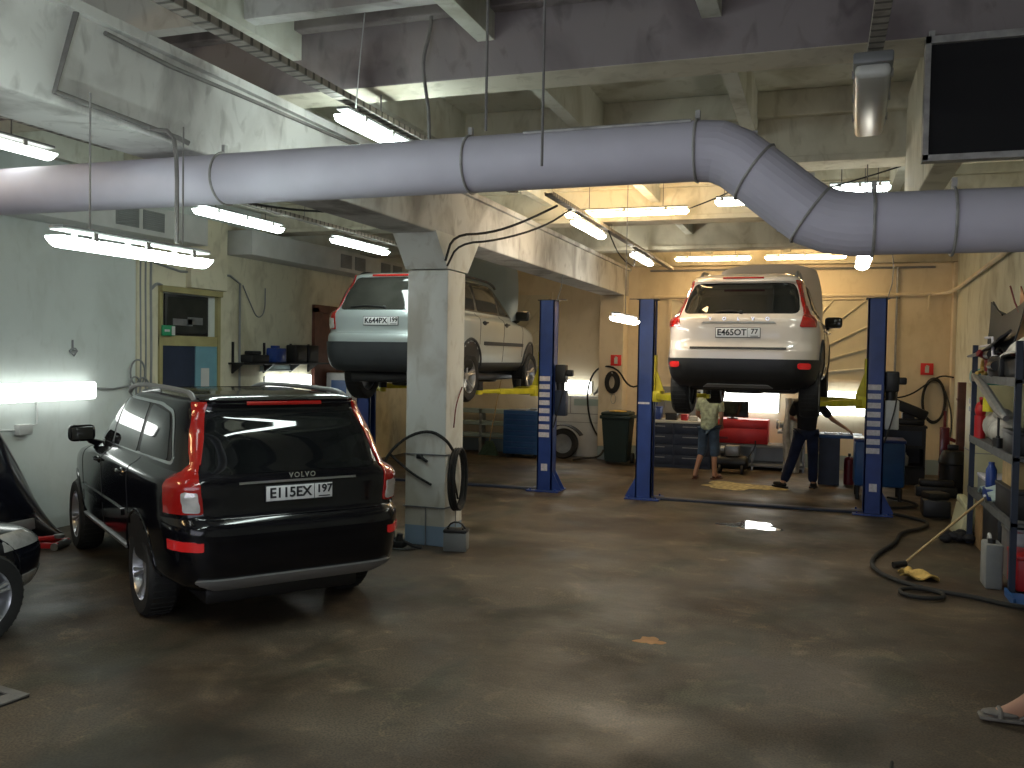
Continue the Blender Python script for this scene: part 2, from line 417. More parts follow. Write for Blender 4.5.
# ================================================================ DUCTS
duct = thing('ventilation_duct', 'large round grey ventilation duct crossing the hall below the beams', 'duct')
DY, DR = 4.85, .158
def mitre(pts, r, n=28):
    b = B(); P = [V(p) for p in pts]; rings = []
    for i, p in enumerate(P):
        d0 = (P[i]-P[i-1]).normalized() if i else (P[1]-P[0]).normalized()
        d1 = (P[i+1]-P[i]).normalized() if i < len(P)-1 else d0
        t = (d0+d1).normalized(); k = 1/max(.5, t.dot(d0))
        y = V((0,1,0)); z = t.cross(y).normalized()
        rings.append([b.bm.verts.new(p+y*math.cos(2*math.pi*a/n)*r+z*math.sin(2*math.pi*a/n)*r*k) for a in range(n)])
    for i in range(len(P)-1):
        for k in range(n): b.bm.faces.new((rings[i][k], rings[i][(k+1)%n], rings[i+1][(k+1)%n], rings[i+1][k]))
    b.bm.faces.new(rings[0][::-1]); b.bm.faces.new(rings[-1])
    return b
LZ, RZ = 3.195, 2.79
elbow = [(-.66,LZ+.006),(-.545,LZ-.005),(-.45,LZ-.05),(-.36,LZ-.12),(-.16,LZ-.285),(-.075,LZ-.35),(.02,RZ+.018),(.13,RZ),(.22,RZ)]
mitre([(-8.40,DY,LZ-.01), (-2.05,DY,LZ), (-.66,DY,LZ+.006)], DR).obj('duct_run_left', 'duct', duct, angle=25)
for i in range(len(elbow)-1):
    (x0,z0),(x1,z1) = elbow[i], elbow[i+1]
mitre([(x,DY,z) for x,z in elbow], DR+.001).obj('duct_elbow', 'duct', duct, angle=8)
mitre([(.15,DY,RZ),(2.30,DY,RZ)], DR-.004).obj('duct_run_right', 'duct', duct)
for x, z, t in ((-3.62,LZ,0),(-1.94,LZ,0),(-.655,LZ+.006,0),(-.36,LZ-.12,.62),(-.075,LZ-.35,.62),(.22,RZ,0),(.58,RZ,0)):
    tx = V((math.cos(t),0,-math.sin(t)))
    zz = tx.cross(V((0,1,0)))
    pts = [V((x,DY,z))+V((0,1,0))*math.cos(a)*(DR+.004)+zz*math.sin(a)*(DR+.004) for a in [2*math.pi*k/32 for k in range(32)]]
    bb = B().tube(pts, .008, 6, closed=True).cor((x-.012,DY-.03,z+DR),(x+.012,DY+.0,z+DR+.05))
    bb.obj('duct_clamp', 'zinc', duct)
B().tube([(-1.6,DY-.085,LZ+DR-.018),(-.68,DY-.085,LZ+DR-.012)],.010,6).obj('support_rail', 'zinc', duct)

def boxduct(name, label, y0, y1, grilles):
    d = thing(name, label, 'duct', (XL+.02, y0, 3.52), 0, 'white box ducts on the left wall')
    B().cor((0,0,0),(.45,y1-y0,.36),.008).obj('duct_casing', 'lgrey', d)
    for gy in grilles:
        g = B().cor((.449,gy-y0-.19,.06),(.46,gy-y0+.19,.30),.003)
        for k in range(9): g.box((.465,gy-y0,.085+.025*k),(.016,.34,.008),(0,.5,0))
        g.obj('vent_grille', 'grey', d)
boxduct('wall_duct', 'pale box duct with square grilles high on the near left wall', 2.5, 10.25, (6.0, 8.75, 9.2))
boxduct('wall_duct', 'pale box duct high on the far left wall behind the raised silver car', 11.25, 18.4, (14.0, 14.5, 15.5, 16.0))

# ================================================================ LAMPS
def lamp(label, p0, p1, m, w=.135, h=.08, rod=None, group='fluorescent lamps', name='fluorescent_lamp', rodx=(.2,.8), wall=None):
    p0, p1 = V(p0), V(p1); L = (p1-p0).length; a = math.atan2(p1.y-p0.y, p1.x-p0.x)
    t = thing(name, label, 'lamp', tuple((p0+p1)/2), a, group)
    if wall is None:
        if m == 'off':
            B().box((0,0,h*.62),(L,w,h*.6),None,.012).obj('housing', 'lampbody', t)
            B().box((0,0,h*.05),(L*.97,w*.9,h*.75),None,.03,3).obj('diffuser', m, t)
        else:
            B().box((0,0,h*.78),(L*.99,w*.7,h*.30),None,.012).obj('housing', 'lampbody', t)
            n = 14; b = B(); prof = [(w*.5*math.cos(R(-14+208*k/n)), h*.10-h*.52*math.sin(R(-14+208*k/n))) for k in range(n+1)]
            rings = []
            for s_, sc in ((-L/2,.5),(-L/2+.03,1),(L/2-.03,1),(L/2,.5)):
                rings.append([b.bm.verts.new((s_, y*(.7+.3*sc), (z-h*.3)*sc+h*.3)) for y, z in prof])
            for i in range(3):
                for k in range(n): b.bm.faces.new((rings[i][k], rings[i][k+1], rings[i+1][k+1], rings[i+1][k]))
                b.bm.faces.new((rings[i][0], rings[i+1][0], rings[i+1][n], rings[i][n]))
            b.bm.faces.new(rings[0]); b.bm.faces.new(rings[-1][::-1])
            b.obj('diffuser', m, t)
        for s_ in (-.33, 0, .33):
            for q in (-1, 1): B().box((L*s_, q*w*.5, h*.42),(.03,.012,.04)).obj('clip', 'zinc', t)
        if rod:
            for f_ in rodx: B().cyl(((f_-.5)*L,0,h*.8),((f_-.5)*L,0,rod-t.location.z),.005,n=8).obj('hanger_rod', 'conduit', t)
    else:                                                    # fixed flat to a wall: wall = outward normal sign on local y
        s_ = wall
        B().box((0,-.03*s_,0),(L,.05,h*.9),None,.015).obj('housing', 'lampbody', t)
        B().box((0,.03*s_,0),(L*.985,.085,h),None,.04,4).obj('diffuser', m, t)
    return t
G1 = 'fluorescent lamps hung from the ceiling'
lamp('long bright lamp on rods in front of the round duct, upper left', (-3.5,3.38,2.62), (-3.5,4.50,2.62), 'cool', rod=3.38, group=G1, rodx=(.2,.82))
lamp('bright lamp on a pale chain left of the big plastered beam', (-5.25,3.35,3.46), (-5.25,5.05,3.47), 'lowlamp', rod=4.62, group=G1)
lamp('bright lamp under the cable tray just above the round duct', (-3.05,5.30,3.66), (-3.05,6.55,3.66), 'cool', group=G1, rod=3.785)
lamp('lamp peeking out below the round duct, left of the pillar', (-5.7,7.2,3.44), (-5.7,8.6,3.44), 'cool', rod=3.58, group=G1)
lamp('lamp between the round duct and the raised silver car', (-5.7,9.75,3.48), (-5.7,11.15,3.48), 'cool', rod=3.58, group=G1)
lamp('long warm lamp crosswise under the duct, right of the pillar', (-3.2,11.3,3.93), (-1.62,11.3,3.93), 'warm', rod=4.62, group=G1)
lamp('left one of two warm lamps in line above the raised white car', (-2.72,17.4,4.0), (-1.32,17.4,4.0), 'warm', rod=4.62, group=G1)
lamp('right one of two warm lamps in line above the raised white car', (-1.06,17.4,4.0), (.36,17.4,4.0), 'warm', rod=4.62, group=G1)
lamp('bright lamp on the middle cable tray right of the pillar head', (-2.82,10.4,3.70), (-2.82,11.75,3.70), 'white', group=G1, rod=3.83)
lamp('smaller lamp farther along the middle cable tray', (-2.82,13.9,3.70), (-2.82,15.3,3.70), 'white', group=G1, rod=3.83)
lamp('low lamp on one long rod beside the left post of the right lift', (-2.30,10.3,2.56), (-2.30,11.5,2.56), 'white', rod=4.62, group=G1, rodx=(.5,))
lamp('round looking warm lamp over the raised bonnet of the silver car', (-5.55,15.35,3.80), (-4.95,15.45,3.80), 'warm', rod=4.62, group=G1)
lamp('lamp half hidden behind the slanting piece of the round duct', (-1.2,10.5,3.88), (-.72,10.5,3.88), 'white', rod=4.62, group=G1)
lamp('lamp showing just above the lower right run of the duct', (.02,10.2,3.92), (.62,10.2,3.92), 'cool', rod=4.62, group=G1)
lamp('end-on lamp tied just under the lower right run of the duct', (.35,8.9,3.08), (.36,10.0,3.08), 'white', rod=4.62, group=G1)
lamp('unlit grey lamp under the short tray near the top right', (.20,4.86,3.56), (.24,6.2,3.56), 'off', w=.19, h=.1, group=G1, rod=3.74)
lamp('lamp cut by the top left edge of the picture', (-3.05,2.0,3.66), (-3.05,3.15,3.66), 'cool', group=G1, rod=3.785)
lamp('lamp over the near part of the hall, above the camera', (-3.05,-.3,3.70), (-3.05,.9,3.70), 'cool', group=G1, rod=4.62)  # extra lamp out of view, added to brighten the near hall
lamp('warm lamp beyond the big beam, outside the left edge', (-6.9,2.7,3.75), (-6.9,4.0,3.75), 'warm', group=G1, rod=4.62)
G2 = 'fluorescent lamps fixed low on the walls'
lamp('long low wall lamp left of the black car', (XL+.055,7.15,1.60), (XL+.055,8.66,1.60), 'lowlamp', h=.21, group=G2, wall=-1)
lamp('low wall lamp above the black car roof by the shelf', (XL+.055,12.2,1.62), (XL+.055,13.5,1.62), 'lowlamp', h=.21, group=G2, wall=-1)
lamp('low wall lamp beside the right post of the left lift', (-5.75,YB-.06,1.47), (-4.58,YB-.06,1.47), 'lowlamp', h=.28, group=G2, wall=-1)
lamp('low wide wall lamp seen under the raised white car', (-2.25,YB-.06,1.30), (-.78,YB-.06,1.30), 'lowlamp', h=.46, group=G2, wall=-1)  # diffuser made taller so its shape holds the lamp's bloom
lamp('low wide wall lamp left of the right lift post', (-.1,YB-.06,1.30), (.86,YB-.06,1.30), 'lowlamp', h=.46, group=G2, wall=-1)  # oversized like its neighbour, the bloom built into the diffuser

# cable trays and wiring
def tray(label, x, z, y0, y1, w=.09, holes=True):
    t = thing('cable_tray', label, 'cable tray', (x,(y0+y1)/2,z), 0, 'perforated cable trays under the ceiling')
    L = y1-y0; b = B().box((0,0,0),(w,L,.008)).box((-w/2,0,.018),(.006,L,.04)).box((w/2,0,.018),(.006,L,.04))
    b.obj('tray_channel', 'tray', t)
    c = B()
    for k in range(3): c.tube([((k-1)*.022, -L/2+L*i/24, .016+.006*math.sin(i*1.7+k)) for i in range(25)], .008, 6)
    c.obj('tray_cables', 'grey', t)
    b = [2.63,5.86,9.09,12.32,15.55]
    for yb in b:
        if y0 < yb < y1: B().cyl((0,yb-(y0+y1)/2,0),(0,yb-(y0+y1)/2,3.97-z),.006,n=6).obj('tray_hanger', 'zinc', t)
tray('long perforated cable tray running from the top left to the pillar', -3.05, 3.78, .2, 8.8)
tray('cable tray above the two lamps right of the pillar', -2.82, 3.83, 9.3, 17.6)
tray('cable tray behind the left lamps beyond the big beam', -5.7, 3.62, 6.2, 13.4)
tray('short tray holding the unlit lamp near the top right', .22, 3.74, 1.8, 6.0, .07)
tray('cable tray on the far side of the big beam, above the round duct', -5.6, 3.75, 2.0, 6.0, .06)
struct('trim_18', B().tube([(-3.83,3.86,3.95),(-3.83,3.70,3.44),(-3.83,4.66,3.42),(-3.80,4.72,3.40)],.016,8)
       .tube([(-3.83,4.05,3.86),(-3.83,4.6,3.84),(-3.83,5.5,3.86),(-3.83,6.9,3.88)],.014,8), 'conduit', True)
cable('drop_conduit', [(-3.78,4.36,3.40),(-3.60,4.33,3.37),(-3.56,4.32,3.2),(-3.56,4.32,2.72)], .012, 'dark conduit dropping from the big beam to the front left lamp', 'conduit', smooth=1)
G3 = 'bare hanging rods'
for x,y,z0,lab in ((-1.53,4.0,3.16,'short bare rod hanging in front of the round duct'),(-1.25,4.0,2.98,'long bare rod hanging in front of the round duct')):
    cable('hanging_rod', [(x,y,z0),(x,y,4.3)], .007, lab, 'conduit', 'rod', G3, 0)
cable('hanging_wire', [(-3.0,5.4,3.74),(-2.92,5.3,4.0),(-2.86,5.25,4.3)], .004, 'thin wire looping up beside the long cable tray', 'lgrey')
cable('hanging_cable', [(-2.55,5.60,4.62),(-2.55,5.62,4.3),(-2.62,5.62,4.1),(-2.6,5.64,3.9),(-2.55,5.6,3.7),(-2.56,5.62,3.40)], .013, 'dark cable hanging down the dark beam to the duct', 'conduit')
cable('hanging_cable', [(-3.82,8.85,3.1),(-3.76,8.9,3.38),(-3.5,9.3,3.44),(-3.2,9.6,3.60),(-2.9,9.9,3.82)], .014, 'black cable sweeping from the pillar head to the middle tray', group='loose black cables at the pillar head')
cable('hanging_cable', [(-3.82,8.9,3.05),(-3.74,9.0,3.30),(-3.4,9.3,3.36),(-3.0,9.7,3.55),(-2.82,10.2,3.82)], .012, 'lower black cable sweeping from the pillar head to the tray', group='loose black cables at the pillar head')
cable('hanging_cable', [(-2.8,12.0,3.84),(-2.7,12.3,3.5),(-2.6,12.9,3.4),(-2.75,13.6,3.55),(-2.82,14.0,3.8)], .010, 'thin cable drooping between the two tray lamps', group='loose black cables at the pillar head')
cable('hanging_cable', [(-5.6,6.6,3.60),(-5.2,7.3,3.50),(-4.9,8.0,3.52),(-4.5,8.5,3.6)], .012, 'black cable running behind the round duct left of the pillar')
cable('hanging_cable', [(-1.62,11.3,3.96),(-1.3,11.2,4.05),(-.9,11.0,4.18)], .008, 'thin wire leaving the right end of the crosswise warm lamp')
cable('hanging_cable', [(-.9,9.7,3.95),(-.3,9.8,3.80),(.3,9.7,3.93),(.66,9.4,3.98)], .008, 'thin wires strung above the right run of the duct')

# black mesh panel in a steel frame near the top right
bp = thing('hanging_screen', 'black screen in a grey steel frame hanging top right', 'screen', (.53,5.6,3.27))
B().cor((0,0,0),(1.7,.03,.64)).obj('screen_sheet', 'mesh', bp)
f = B().cor((-.03,-.03,-.03),(0,.05,.66)).cor((1.7,-.03,-.03),(1.73,.05,.66)).cor((-.03,-.03,-.035),(1.73,.05,0)).cor((-.03,-.03,.62),(1.73,.05,.66))
f.cor((-.01,.0,.64),(.02,.03,.70)).cor((1.5,.0,.64),(1.53,.03,.70))
f.obj('screen_frame', 'zinc', bp, False)

# ================================================================ CARS
def pchip(tab):
    xs = [a for a, _ in tab]; ys = [b for _, b in tab]; n = len(xs)
    h = [xs[i+1]-xs[i] for i in range(n-1)]; d = [(ys[i+1]-ys[i])/h[i] for i in range(n-1)]
    m = [d[0]]+[0 if d[i-1]*d[i] <= 0 else 2*d[i-1]*d[i]/(d[i-1]+d[i]) for i in range(1, n-1)]+[d[-1]]
    def f(x):
        if x <= xs[0]: return ys[0]
        if x >= xs[-1]: return ys[-1]
        i = max(j for j in range(n-1) if xs[j] <= x)
        t = (x-xs[i])/h[i]
        return (ys[i]*(1+2*t)*(1-t)**2+h[i]*m[i]*t*(1-t)**2+ys[i+1]*t*t*(3-2*t)+h[i]*m[i+1]*t*t*(t-1))
    return f

def body_mesh(S):
    L, H = S['L'], S['H']; fr, ff, fw = pchip(S['rear']), pchip(S['front']), pchip(S['width'])
    knots = sorted({round(a, 3) for a, _ in S['rear']+S['front']+S['width']} | set(S.get('cuts', [])))
    lv = []
    for a, b_ in zip(knots, knots[1:]):
        k = max(1, round((b_-a)/.03)); lv += [a+(b_-a)*i/k for i in range(k)]
    lv.append(knots[-1])
    b = B(); N = 56; rings = []
    for z in lv:
        yr, yf, w = -L/2+fr(z), L/2-ff(z), fw(z)
        c, a = (yr+yf)/2, (yf-yr)/2
        nr, nf = (S.get('nr', 7), S.get('nf', 5)) if z < S['belt'] else (S.get('nr2', 7), S.get('nf2', 4))
        pts = []
        for i in range(400):
            ph = math.pi*i/399; cs, sn = math.cos(ph), math.sin(ph)
            e = nr if cs > 0 else nf
            y = c-a*math.copysign(abs(cs)**(2/e), cs); x = w*max(0, sn)**(2/e)
            if cs < 0 and z < S['belt']: x *= 1-S.get('taper', .05)*(abs(cs)**2)
            pts.append((x, y))
        pts[0] = (0, pts[0][1]); pts[-1] = (0, pts[-1][1])
        ac = [0]
        for i in range(1, 400): ac.append(ac[-1]+math.dist(pts[i], pts[i-1]))
        rs = []; j = 0
        for k in range(N+1):
            t = ac[-1]*k/N
            while j < 398 and ac[j+1] < t: j += 1
            q = (t-ac[j])/max(1e-9, ac[j+1]-ac[j]); rs.append((pts[j][0]+(pts[j+1][0]-pts[j][0])*q, pts[j][1]+(pts[j+1][1]-pts[j][1])*q))
        ring = rs+[(-x, y) for x, y in rs[-2:0:-1]]
        rings.append([b.bm.verts.new((x, y, z)) for x, y in ring])
    n = len(rings[0])
    for i in range(len(rings)-1):
        for k in range(n): b.bm.faces.new((rings[i][k], rings[i][(k+1) % n], rings[i+1][(k+1) % n], rings[i+1][k]))
    b.bm.faces.new(rings[0][::-1])
    top = rings[-1]; half = n//2
    for k in range(half):
        a_, b2, c_, d_ = top[k], top[k+1], top[(n-k-1) % n], top[(n-k) % n]
        vs = []
        for v in (a_, b2, c_, d_):
            if v not in vs: vs.append(v)
        if len(vs) > 2: b.bm.faces.new(vs)
    bmesh.ops.recalc_face_normals(b.bm, faces=b.bm.faces)
    b.bm.normal_update()
    return b.bm

def rpoly(P, r=.05, n=4):
    """round the corners of a convex polygon"""
    out = []; m = len(P)
    for i in range(m):
        a, p, c = V(P[i-1]), V(P[i]), V(P[(i+1) % m])
        da, dc = (a-p), (c-p); la, lc = da.length, dc.length
        k = min(r, la*.45, lc*.45); p0, p1 = p+da/la*k, p+dc/lc*k
        for j in range(n+1):
            t = j/n; out.append(((p0*(1-t)**2+p*2*t*(1-t)+p1*t*t)).to_tuple())
    return out

def patch(src, P, ax, side=None, off=.006, th=None, extra=(), r=.05):
    """piece of the body under convex polygon P. ax 'x': P is (y,z) seen from the side; ax 'y': P is (x,z) seen from behind / front"""
    bm = src.copy(); P = rpoly([tuple(p) for p in P], r) if r else P
    cx = sum(p[0] for p in P)/len(P); cz = sum(p[1] for p in P)/len(P)
    def cut(co, no):
        g = bm.verts[:]+bm.edges[:]+bm.faces[:]
        if g: bmesh.ops.bisect_plane(bm, geom=g, plane_co=co, plane_no=no, clear_outer=True)
    if side is not None:
        s = side
        cut((0,0,0), (-s,0,0) if ax == 'x' else (0,-s,0))
    for co, no in extra: cut(co, no)
    for i in range(len(P)):
        a, b_ = P[i], P[(i+1) % len(P)]; d = (b_[0]-a[0], b_[1]-a[1]); n = (d[1], -d[0])
        if n[0]*(cx-a[0])+n[1]*(cz-a[1]) > 0: n = (-n[0], -n[1])
        if abs(d[0])+abs(d[1]) < 1e-6: continue
        if ax == 'x': cut((0, a[0], a[1]), (0, n[0], n[1]))
        else: cut((a[0], 0, a[1]), (n[0], 0, n[1]))
    bm.normal_update()
    for v in bm.verts: v['o'] if False else None
    nn = [(v, v.normal.copy()) for v in bm.verts]
    for v, q in nn: v.co += q*off
    if bm.faces: bmesh.ops.solidify(bm, geom=bm.faces[:], thickness=(th or off*1.2))
    return bm

def merge(parts):
    o = B()
    for bm in parts:
        me = bpy.data.meshes.new('tmp'); bm.to_mesh(me); bm.free(); o.bm.from_mesh(me); bpy.data.meshes.remove(me)
    return o
def pobj(name, parts, m, parent, angle=35):
    o = B(); tmp = merge(parts)
    me = bpy.data.meshes.new(name); tmp.bm.to_mesh(me); tmp.bm.free()
    return link_mesh(name, me, m, parent, True, angle)

def wheel(parent, x, y, z, r, wd, spokes, s, rimmat='alloy'):
    prof = [(r*.66,-wd*.46),(r*.72,-wd*.5),(r*.93,-wd*.5),(r*.985,-wd*.40),(r,-wd*.25),(r,wd*.25),(r*.985,wd*.40),(r*.93,wd*.5),(r*.72,wd*.5),(r*.66,wd*.46)]
    t = B().lathe(prof, axis='x', n=40, closed=True)
    for k in range(40):
        a = 2*math.pi*k/40; t.box((0,math.cos(a)*r,math.sin(a)*r),(wd*.72,.012,.014),(a,0,0))
    w = t.obj('wheel', 'rubber', parent); w.location = (x,y,z)
    b = B().lathe([(r*.69,-wd*.4),(r*.70,wd*.44),(r*.66,wd*.46),(r*.62,wd*.36),(r*.60,-wd*.36)], axis='x', n=40, closed=True)
    b.lathe([(0,wd*.30),(r*.16,wd*.30),(r*.17,wd*.14),(0,wd*.12)], axis='x', n=20)
    for k in range(spokes):
        a = 2*math.pi*k/spokes+.3
        for da in (-.11, .11):
            p0 = V((wd*.24, math.cos(a)*r*.12, math.sin(a)*r*.12)); p1 = V((wd*.38, math.cos(a+da)*r*.65, math.sin(a+da)*r*.65))
            b.tube([p0, (p0+p1)/2+V((-.01,0,0)), p1], [r*.055, r*.045, r*.055], 6)
    q = b.obj('rim', rimmat, w)
    B().lathe([(0,wd*.0),(r*.58,wd*.0),(r*.58,-.02),(0,-.02)], axis='x', n=24).obj('brake_disc', 'steel', w)
    if s < 0: w.rotation_euler = (0, 0, math.pi)
    return w

def make_car(S, label, name='car'):
    car = thing(name, label, 'car', S['loc'], S['rz'])
    L, H = S['L'], S['H']; bm = body_mesh(S); src = bm
    tree = BVHTree.FromBMesh(bm)
    paint = S['paint']
    ya, yb = -L/2+S['roh'], -L/2+S['roh']+S['wb']; wr = S['wr']; T = S['track']/2
    # body with wheel arches
    me = bpy.data.meshes.new('body'); bm.to_mesh(me)
    body = link_mesh('body', me, [paint, 'black', 'clad'], car, True, 32)
    cuts = []
    for y in (ya, yb):
        for s in (-1, 1):
            c = B().cyl((s*(T-.18), y, wr+.02), (s*1.3, y, wr+.02), wr+.065, n=48).obj('cut', 'black', None); cuts.append(c)
            md = body.modifiers.new('b', 'BOOLEAN'); md.operation = 'DIFFERENCE'; md.object = c; md.solver = 'EXACT'
    bpy.context.view_layer.update()
    ev = body.evaluated_get(bpy.context.evaluated_depsgraph_get())
    me2 = bpy.data.meshes.new_from_object(ev)
    body.modifiers.clear(); cubs = [c.parent for c in cuts]; off = Matrix.Identity(4)
    for c in cuts: bpy.data.objects.remove(c)
    body.data = me2
    me2.materials.clear()
    for x in (paint, 'black', 'clad'): me2.materials.append(MT[x])
    cz = S.get('cladz', 0)
    for p in me2.polygons:
        p.use_smooth = True; c = p.center; p.material_index = 0
        if c.z < cz: p.material_index = 2
        for y in (ya, yb):
            if math.hypot(c.y-y, c.z-wr-.02) < wr+.06 and abs(c.x) > T-.2: p.material_index = 1
        if p.normal.z < -.95 and c.z < .4: p.material_index = 1
    me2.set_sharp_from_angle(angle=R(32))
    def ry(x, z, s=-1):                       # body surface y seen from behind (s=-1) or in front
        h = tree.ray_cast(V((x, s*6, z)), V((0, -s, 0)))
        return h[0].y if h[0] else s*L/2
    def sx(y, z, s):
        h = tree.ray_cast(V((s*4, y, z)), V((-s, 0, 0)))
        return h[0].x if h[0] else s*.9
    # arches
    for y in (ya, yb):
        for s in (-1, 1):
            pts = []
            r2 = wr+.085
            for k in range(0, 21):
                a = R(-8+196*k/20); py, pz = y+r2*math.cos(a), wr+.02+r2*math.sin(a)
                if pz > S['rear'][0][0]+.02: pts.append((sx(py, pz, s)-s*.004, py, pz))
            B().tube(pts, .024 if S.get('arch') else .014, 8).obj('wheel_arch_trim', S.get('arch') or paint, car)
            w = wheel(car, s*T, y, wr-S.get('droop', 0)*(1 if y == ya else .9), wr, S.get('tw', .235), S.get('spokes', 5), s)
    # underbody
    u = B().cor((-.62, -L/2+.35, .20), (.62, L/2-.4, .34), .04)
    for y in (ya, yb): u.cyl((-T+.1, y, wr-S.get('droop', 0)), (T-.1, y, wr-S.get('droop', 0)), .045).box((0, y, .22), (.5, .35, .16), None, .04)
    u.tube([(.25,-L/2+.75,.21),(.2,-.9,.19),(.1,.3,.19),(.0,1.0,.2)], .035, 8).box((.45,-L/2+.65,.24),(.5,.28,.16),None,.06)
    u.obj('underbody', 'black', car)
    # windows
    W = S['win']
    if S.get('dlo'):
        for s in (-1, 1):
            if S.get('chromeline'): pobj('window_trim', [patch(src, S['dlo'], 'x', s, .004, r=.08)], 'chrome', car)
            k = .022 if S.get('chromeline') else 0
            cy = sum(p[0] for p in S['dlo'])/len(S['dlo']); czz = sum(p[1] for p in S['dlo'])/len(S['dlo'])
            ins = [(p[0]+(k*1.6 if p[0] < cy else -k*1.6), p[1]+(k if p[1] < czz else -k)) for p in S['dlo']]
            pobj('pillar_panel', [patch(src, ins, 'x', s, .008, r=.08)], 'black', car)
    for s in (-1, 1):
        for wp in W: pobj('side_window', [patch(src, wp, 'x', s, .012, r=.05)], S['glass'], car)
    pobj('rear_window', [patch(src, S['rwin'], 'y', -1, .008, r=.09, extra=[((0,-L/2+1.3,0),(0,1,0))])], S['glass'], car)
    pobj('windshield', [patch(src, S['fwin'], 'y', 1, .006, r=.07, extra=[((0,0.1,0),(0,-1,0))])], S['glass'], car)
    # tailgate seam, lamps, bumper pieces
    for nm, m, parts in [q for nm_, m_, ps in S['rearparts'] for q in ([(nm_, m_, [p]) for p in ps] if nm_ in ('reversing_lamp','bumper_reflector') else [(nm_, m_, ps)])]:
        pobj(nm, [patch(src, P, a, sd, o, extra=ex, r=rr) for P, a, sd, o, ex, rr in parts], m, car)
    # doors and handles
    hz = S['handle']
    for s in (-1, 1):
        for y, z0, z1 in S['seams']:
            pobj('door_seam', [patch(src, [(y-.005,z0),(y+.005,z0),(y+.005+S.get('sk',0),z1),(y-.005+S.get('sk',0),z1)], 'x', s, .003, r=0)], 'black', car)
        for y in S['handles']:
            x = sx(y, hz, s)
            h = B().tube([(x,y-.10,hz),(x+s*.035,y-.07,hz),(x+s*.038,y+.05,hz+.004),(x,y+.09,hz+.004)], .013, 8, 1)
            h.ball((x,y,hz-.005),(.03,.17,.07))
            h.obj('door_handle', S.get('hmat', paint), car)
        if S.get('sidestrip'):
            z = S['sidestrip']
            pobj('side_strip', [patch(src, [(ya+wr+.15,z-.025),(yb-wr-.15,z-.025),(yb-wr-.15,z+.03),(ya+wr+.15,z+.03)], 'x', s, .016, r=.01)], S.get('stripmat', 'clad'), car)
        # mirror
        my, mz = S['mirror']; x = sx(my, mz-.08, s)
        mm = B().box((s*(abs(x)+.16), my, mz+.03), (.25,.12,.165), (0,0,-s*.15), .05, 3).tube([(x-s*.03,my+.03,mz-.09),(s*(abs(x)+.08),my+.01,mz-.05),(s*(abs(x)+.12),my,mz)], [.035,.028,.025], 8)
        mo = mm.obj('wing_mirror', S.get('mirmat', 'black'), car)
        B().box((s*(abs(x)+.16), my-.060, mz+.03), (.20,.008,.12), (0,0,-s*.15), .003).obj('mirror_glass', 'glassg', mo)
    if S.get('rails'):
        rx, y0, y1, rz_, rm = S['rails']
        for s in (-1, 1):
            B().tube([(s*rx,y0,rz_-.09),(s*rx,y0+.12,rz_-.015),(s*rx,y0+.4,rz_+.0),(s*rx*.98,(y0+y1)/2,rz_+.004),(s*rx*.96,y1-.4,rz_-.004),(s*rx*.95,y1-.1,rz_-.04),(s*rx*.95,y1,rz_-.09)], .021, 8, 2).obj('roof_rail', rm, car)
    # number plate
    pz = S['platez']; py = min(ry(-.24,pz), ry(.24,pz), ry(0,pz+.05))-.012
    tilt = math.atan2(ry(0,pz+.05)-ry(0,pz-.05), .1)
    pt = B().box((0,0,0), (.535,.012,.125), None, .005).obj('number_plate', 'ink', car)
    pt.location = (S.get('platex', 0), py, pz); pt.rotation_euler = (-tilt*.6, 0, 0)
    B().box((0,-.007,0), (.52,.004,.11), None, .002).box((0,-.0075,0),(.01,.001,.01)).obj('plate_face', 'plate', pt)
    t1, t2 = S['plate']
    text_mesh('plate_lettering', t1, .104, 'ink', pt, (-.072, -.011, 0.0), spacing=.98)
    text_mesh('plate_region', t2, .085, 'ink', pt, (.195, -.011, .012))
    B().box((.115,-.0095,0),(.004,.003,.11)).box((.195,-.0095,-.042),(.09,.002,.008)).obj('plate_divider', 'ink', pt)
    for txt, size, x, z, sp, m in S.get('badges', []):
        text_mesh('badge', txt, size, m, car, (x, ry(x,z)-.012, z), spacing=sp, depth=.004)
    if S.get('exhaust'):
        for x in S['exhaust']: B().lathe([(.038,-.16),(.038,0),(.030,0),(.030,-.15)], (x,-L/2+.10,.235), 'y', 20).obj('exhaust_tip', 'chrome', car)
    if S.get('wiper'):
        wy, wz, wl = S['wiper']; 
        pts = [(-wl*k/6+.02, ry(-wl*k/6+.02, wz+.02*math.sin(k/6*3))-.025, wz+.02*math.sin(k/6*3)) for k in range(7)]
        B().tube(pts, .009, 6).ball((.02, ry(.02,wz)-.02, wz), (.06,.04,.05)).obj('rear_wiper', 'black', car)
    if S.get('openhood'):
        hy, hz_, hl, ang, hw = S['openhood']
        pobj('engine_bay', [patch(src, [(-hw*.86,.93),(hw*.86,.93),(hw*.80,1.10),(-hw*.80,1.10)], 'y', 1, .006, extra=[((0,hy-.05,0),(0,-1,0))], r=.05)], 'black', car)
        ca, sa = math.cos(ang), math.sin(ang)
        def f(u, v):
            x = (v-.5)*2; w = hw*(1-.14*u**3); d = hl*u*(1-.10*abs(x)**3*u)
            bul = .05*(1-x*x)*math.sin(math.pi*min(1,u*.9+.1))-.10*max(0,abs(x)-.82)/.18*.6
            return (x*w, hy+d*ca-bul*sa, hz_+d*sa+bul*ca)
        hd = B().sheet(f, 14, 22, .02).obj('open_bonnet', paint, car)
        def g(u, v):
            x, y, z = f(.06+.86*u, .08+.84*v); return (x, y+.035*sa, z-.035*ca)
        B().sheet(g, 10, 12, .012).obj('bonnet_liner', 'clad', hd)
    for extra in S.get('more', []): extra(car, src, ry, sx)
    src.free()
    return car

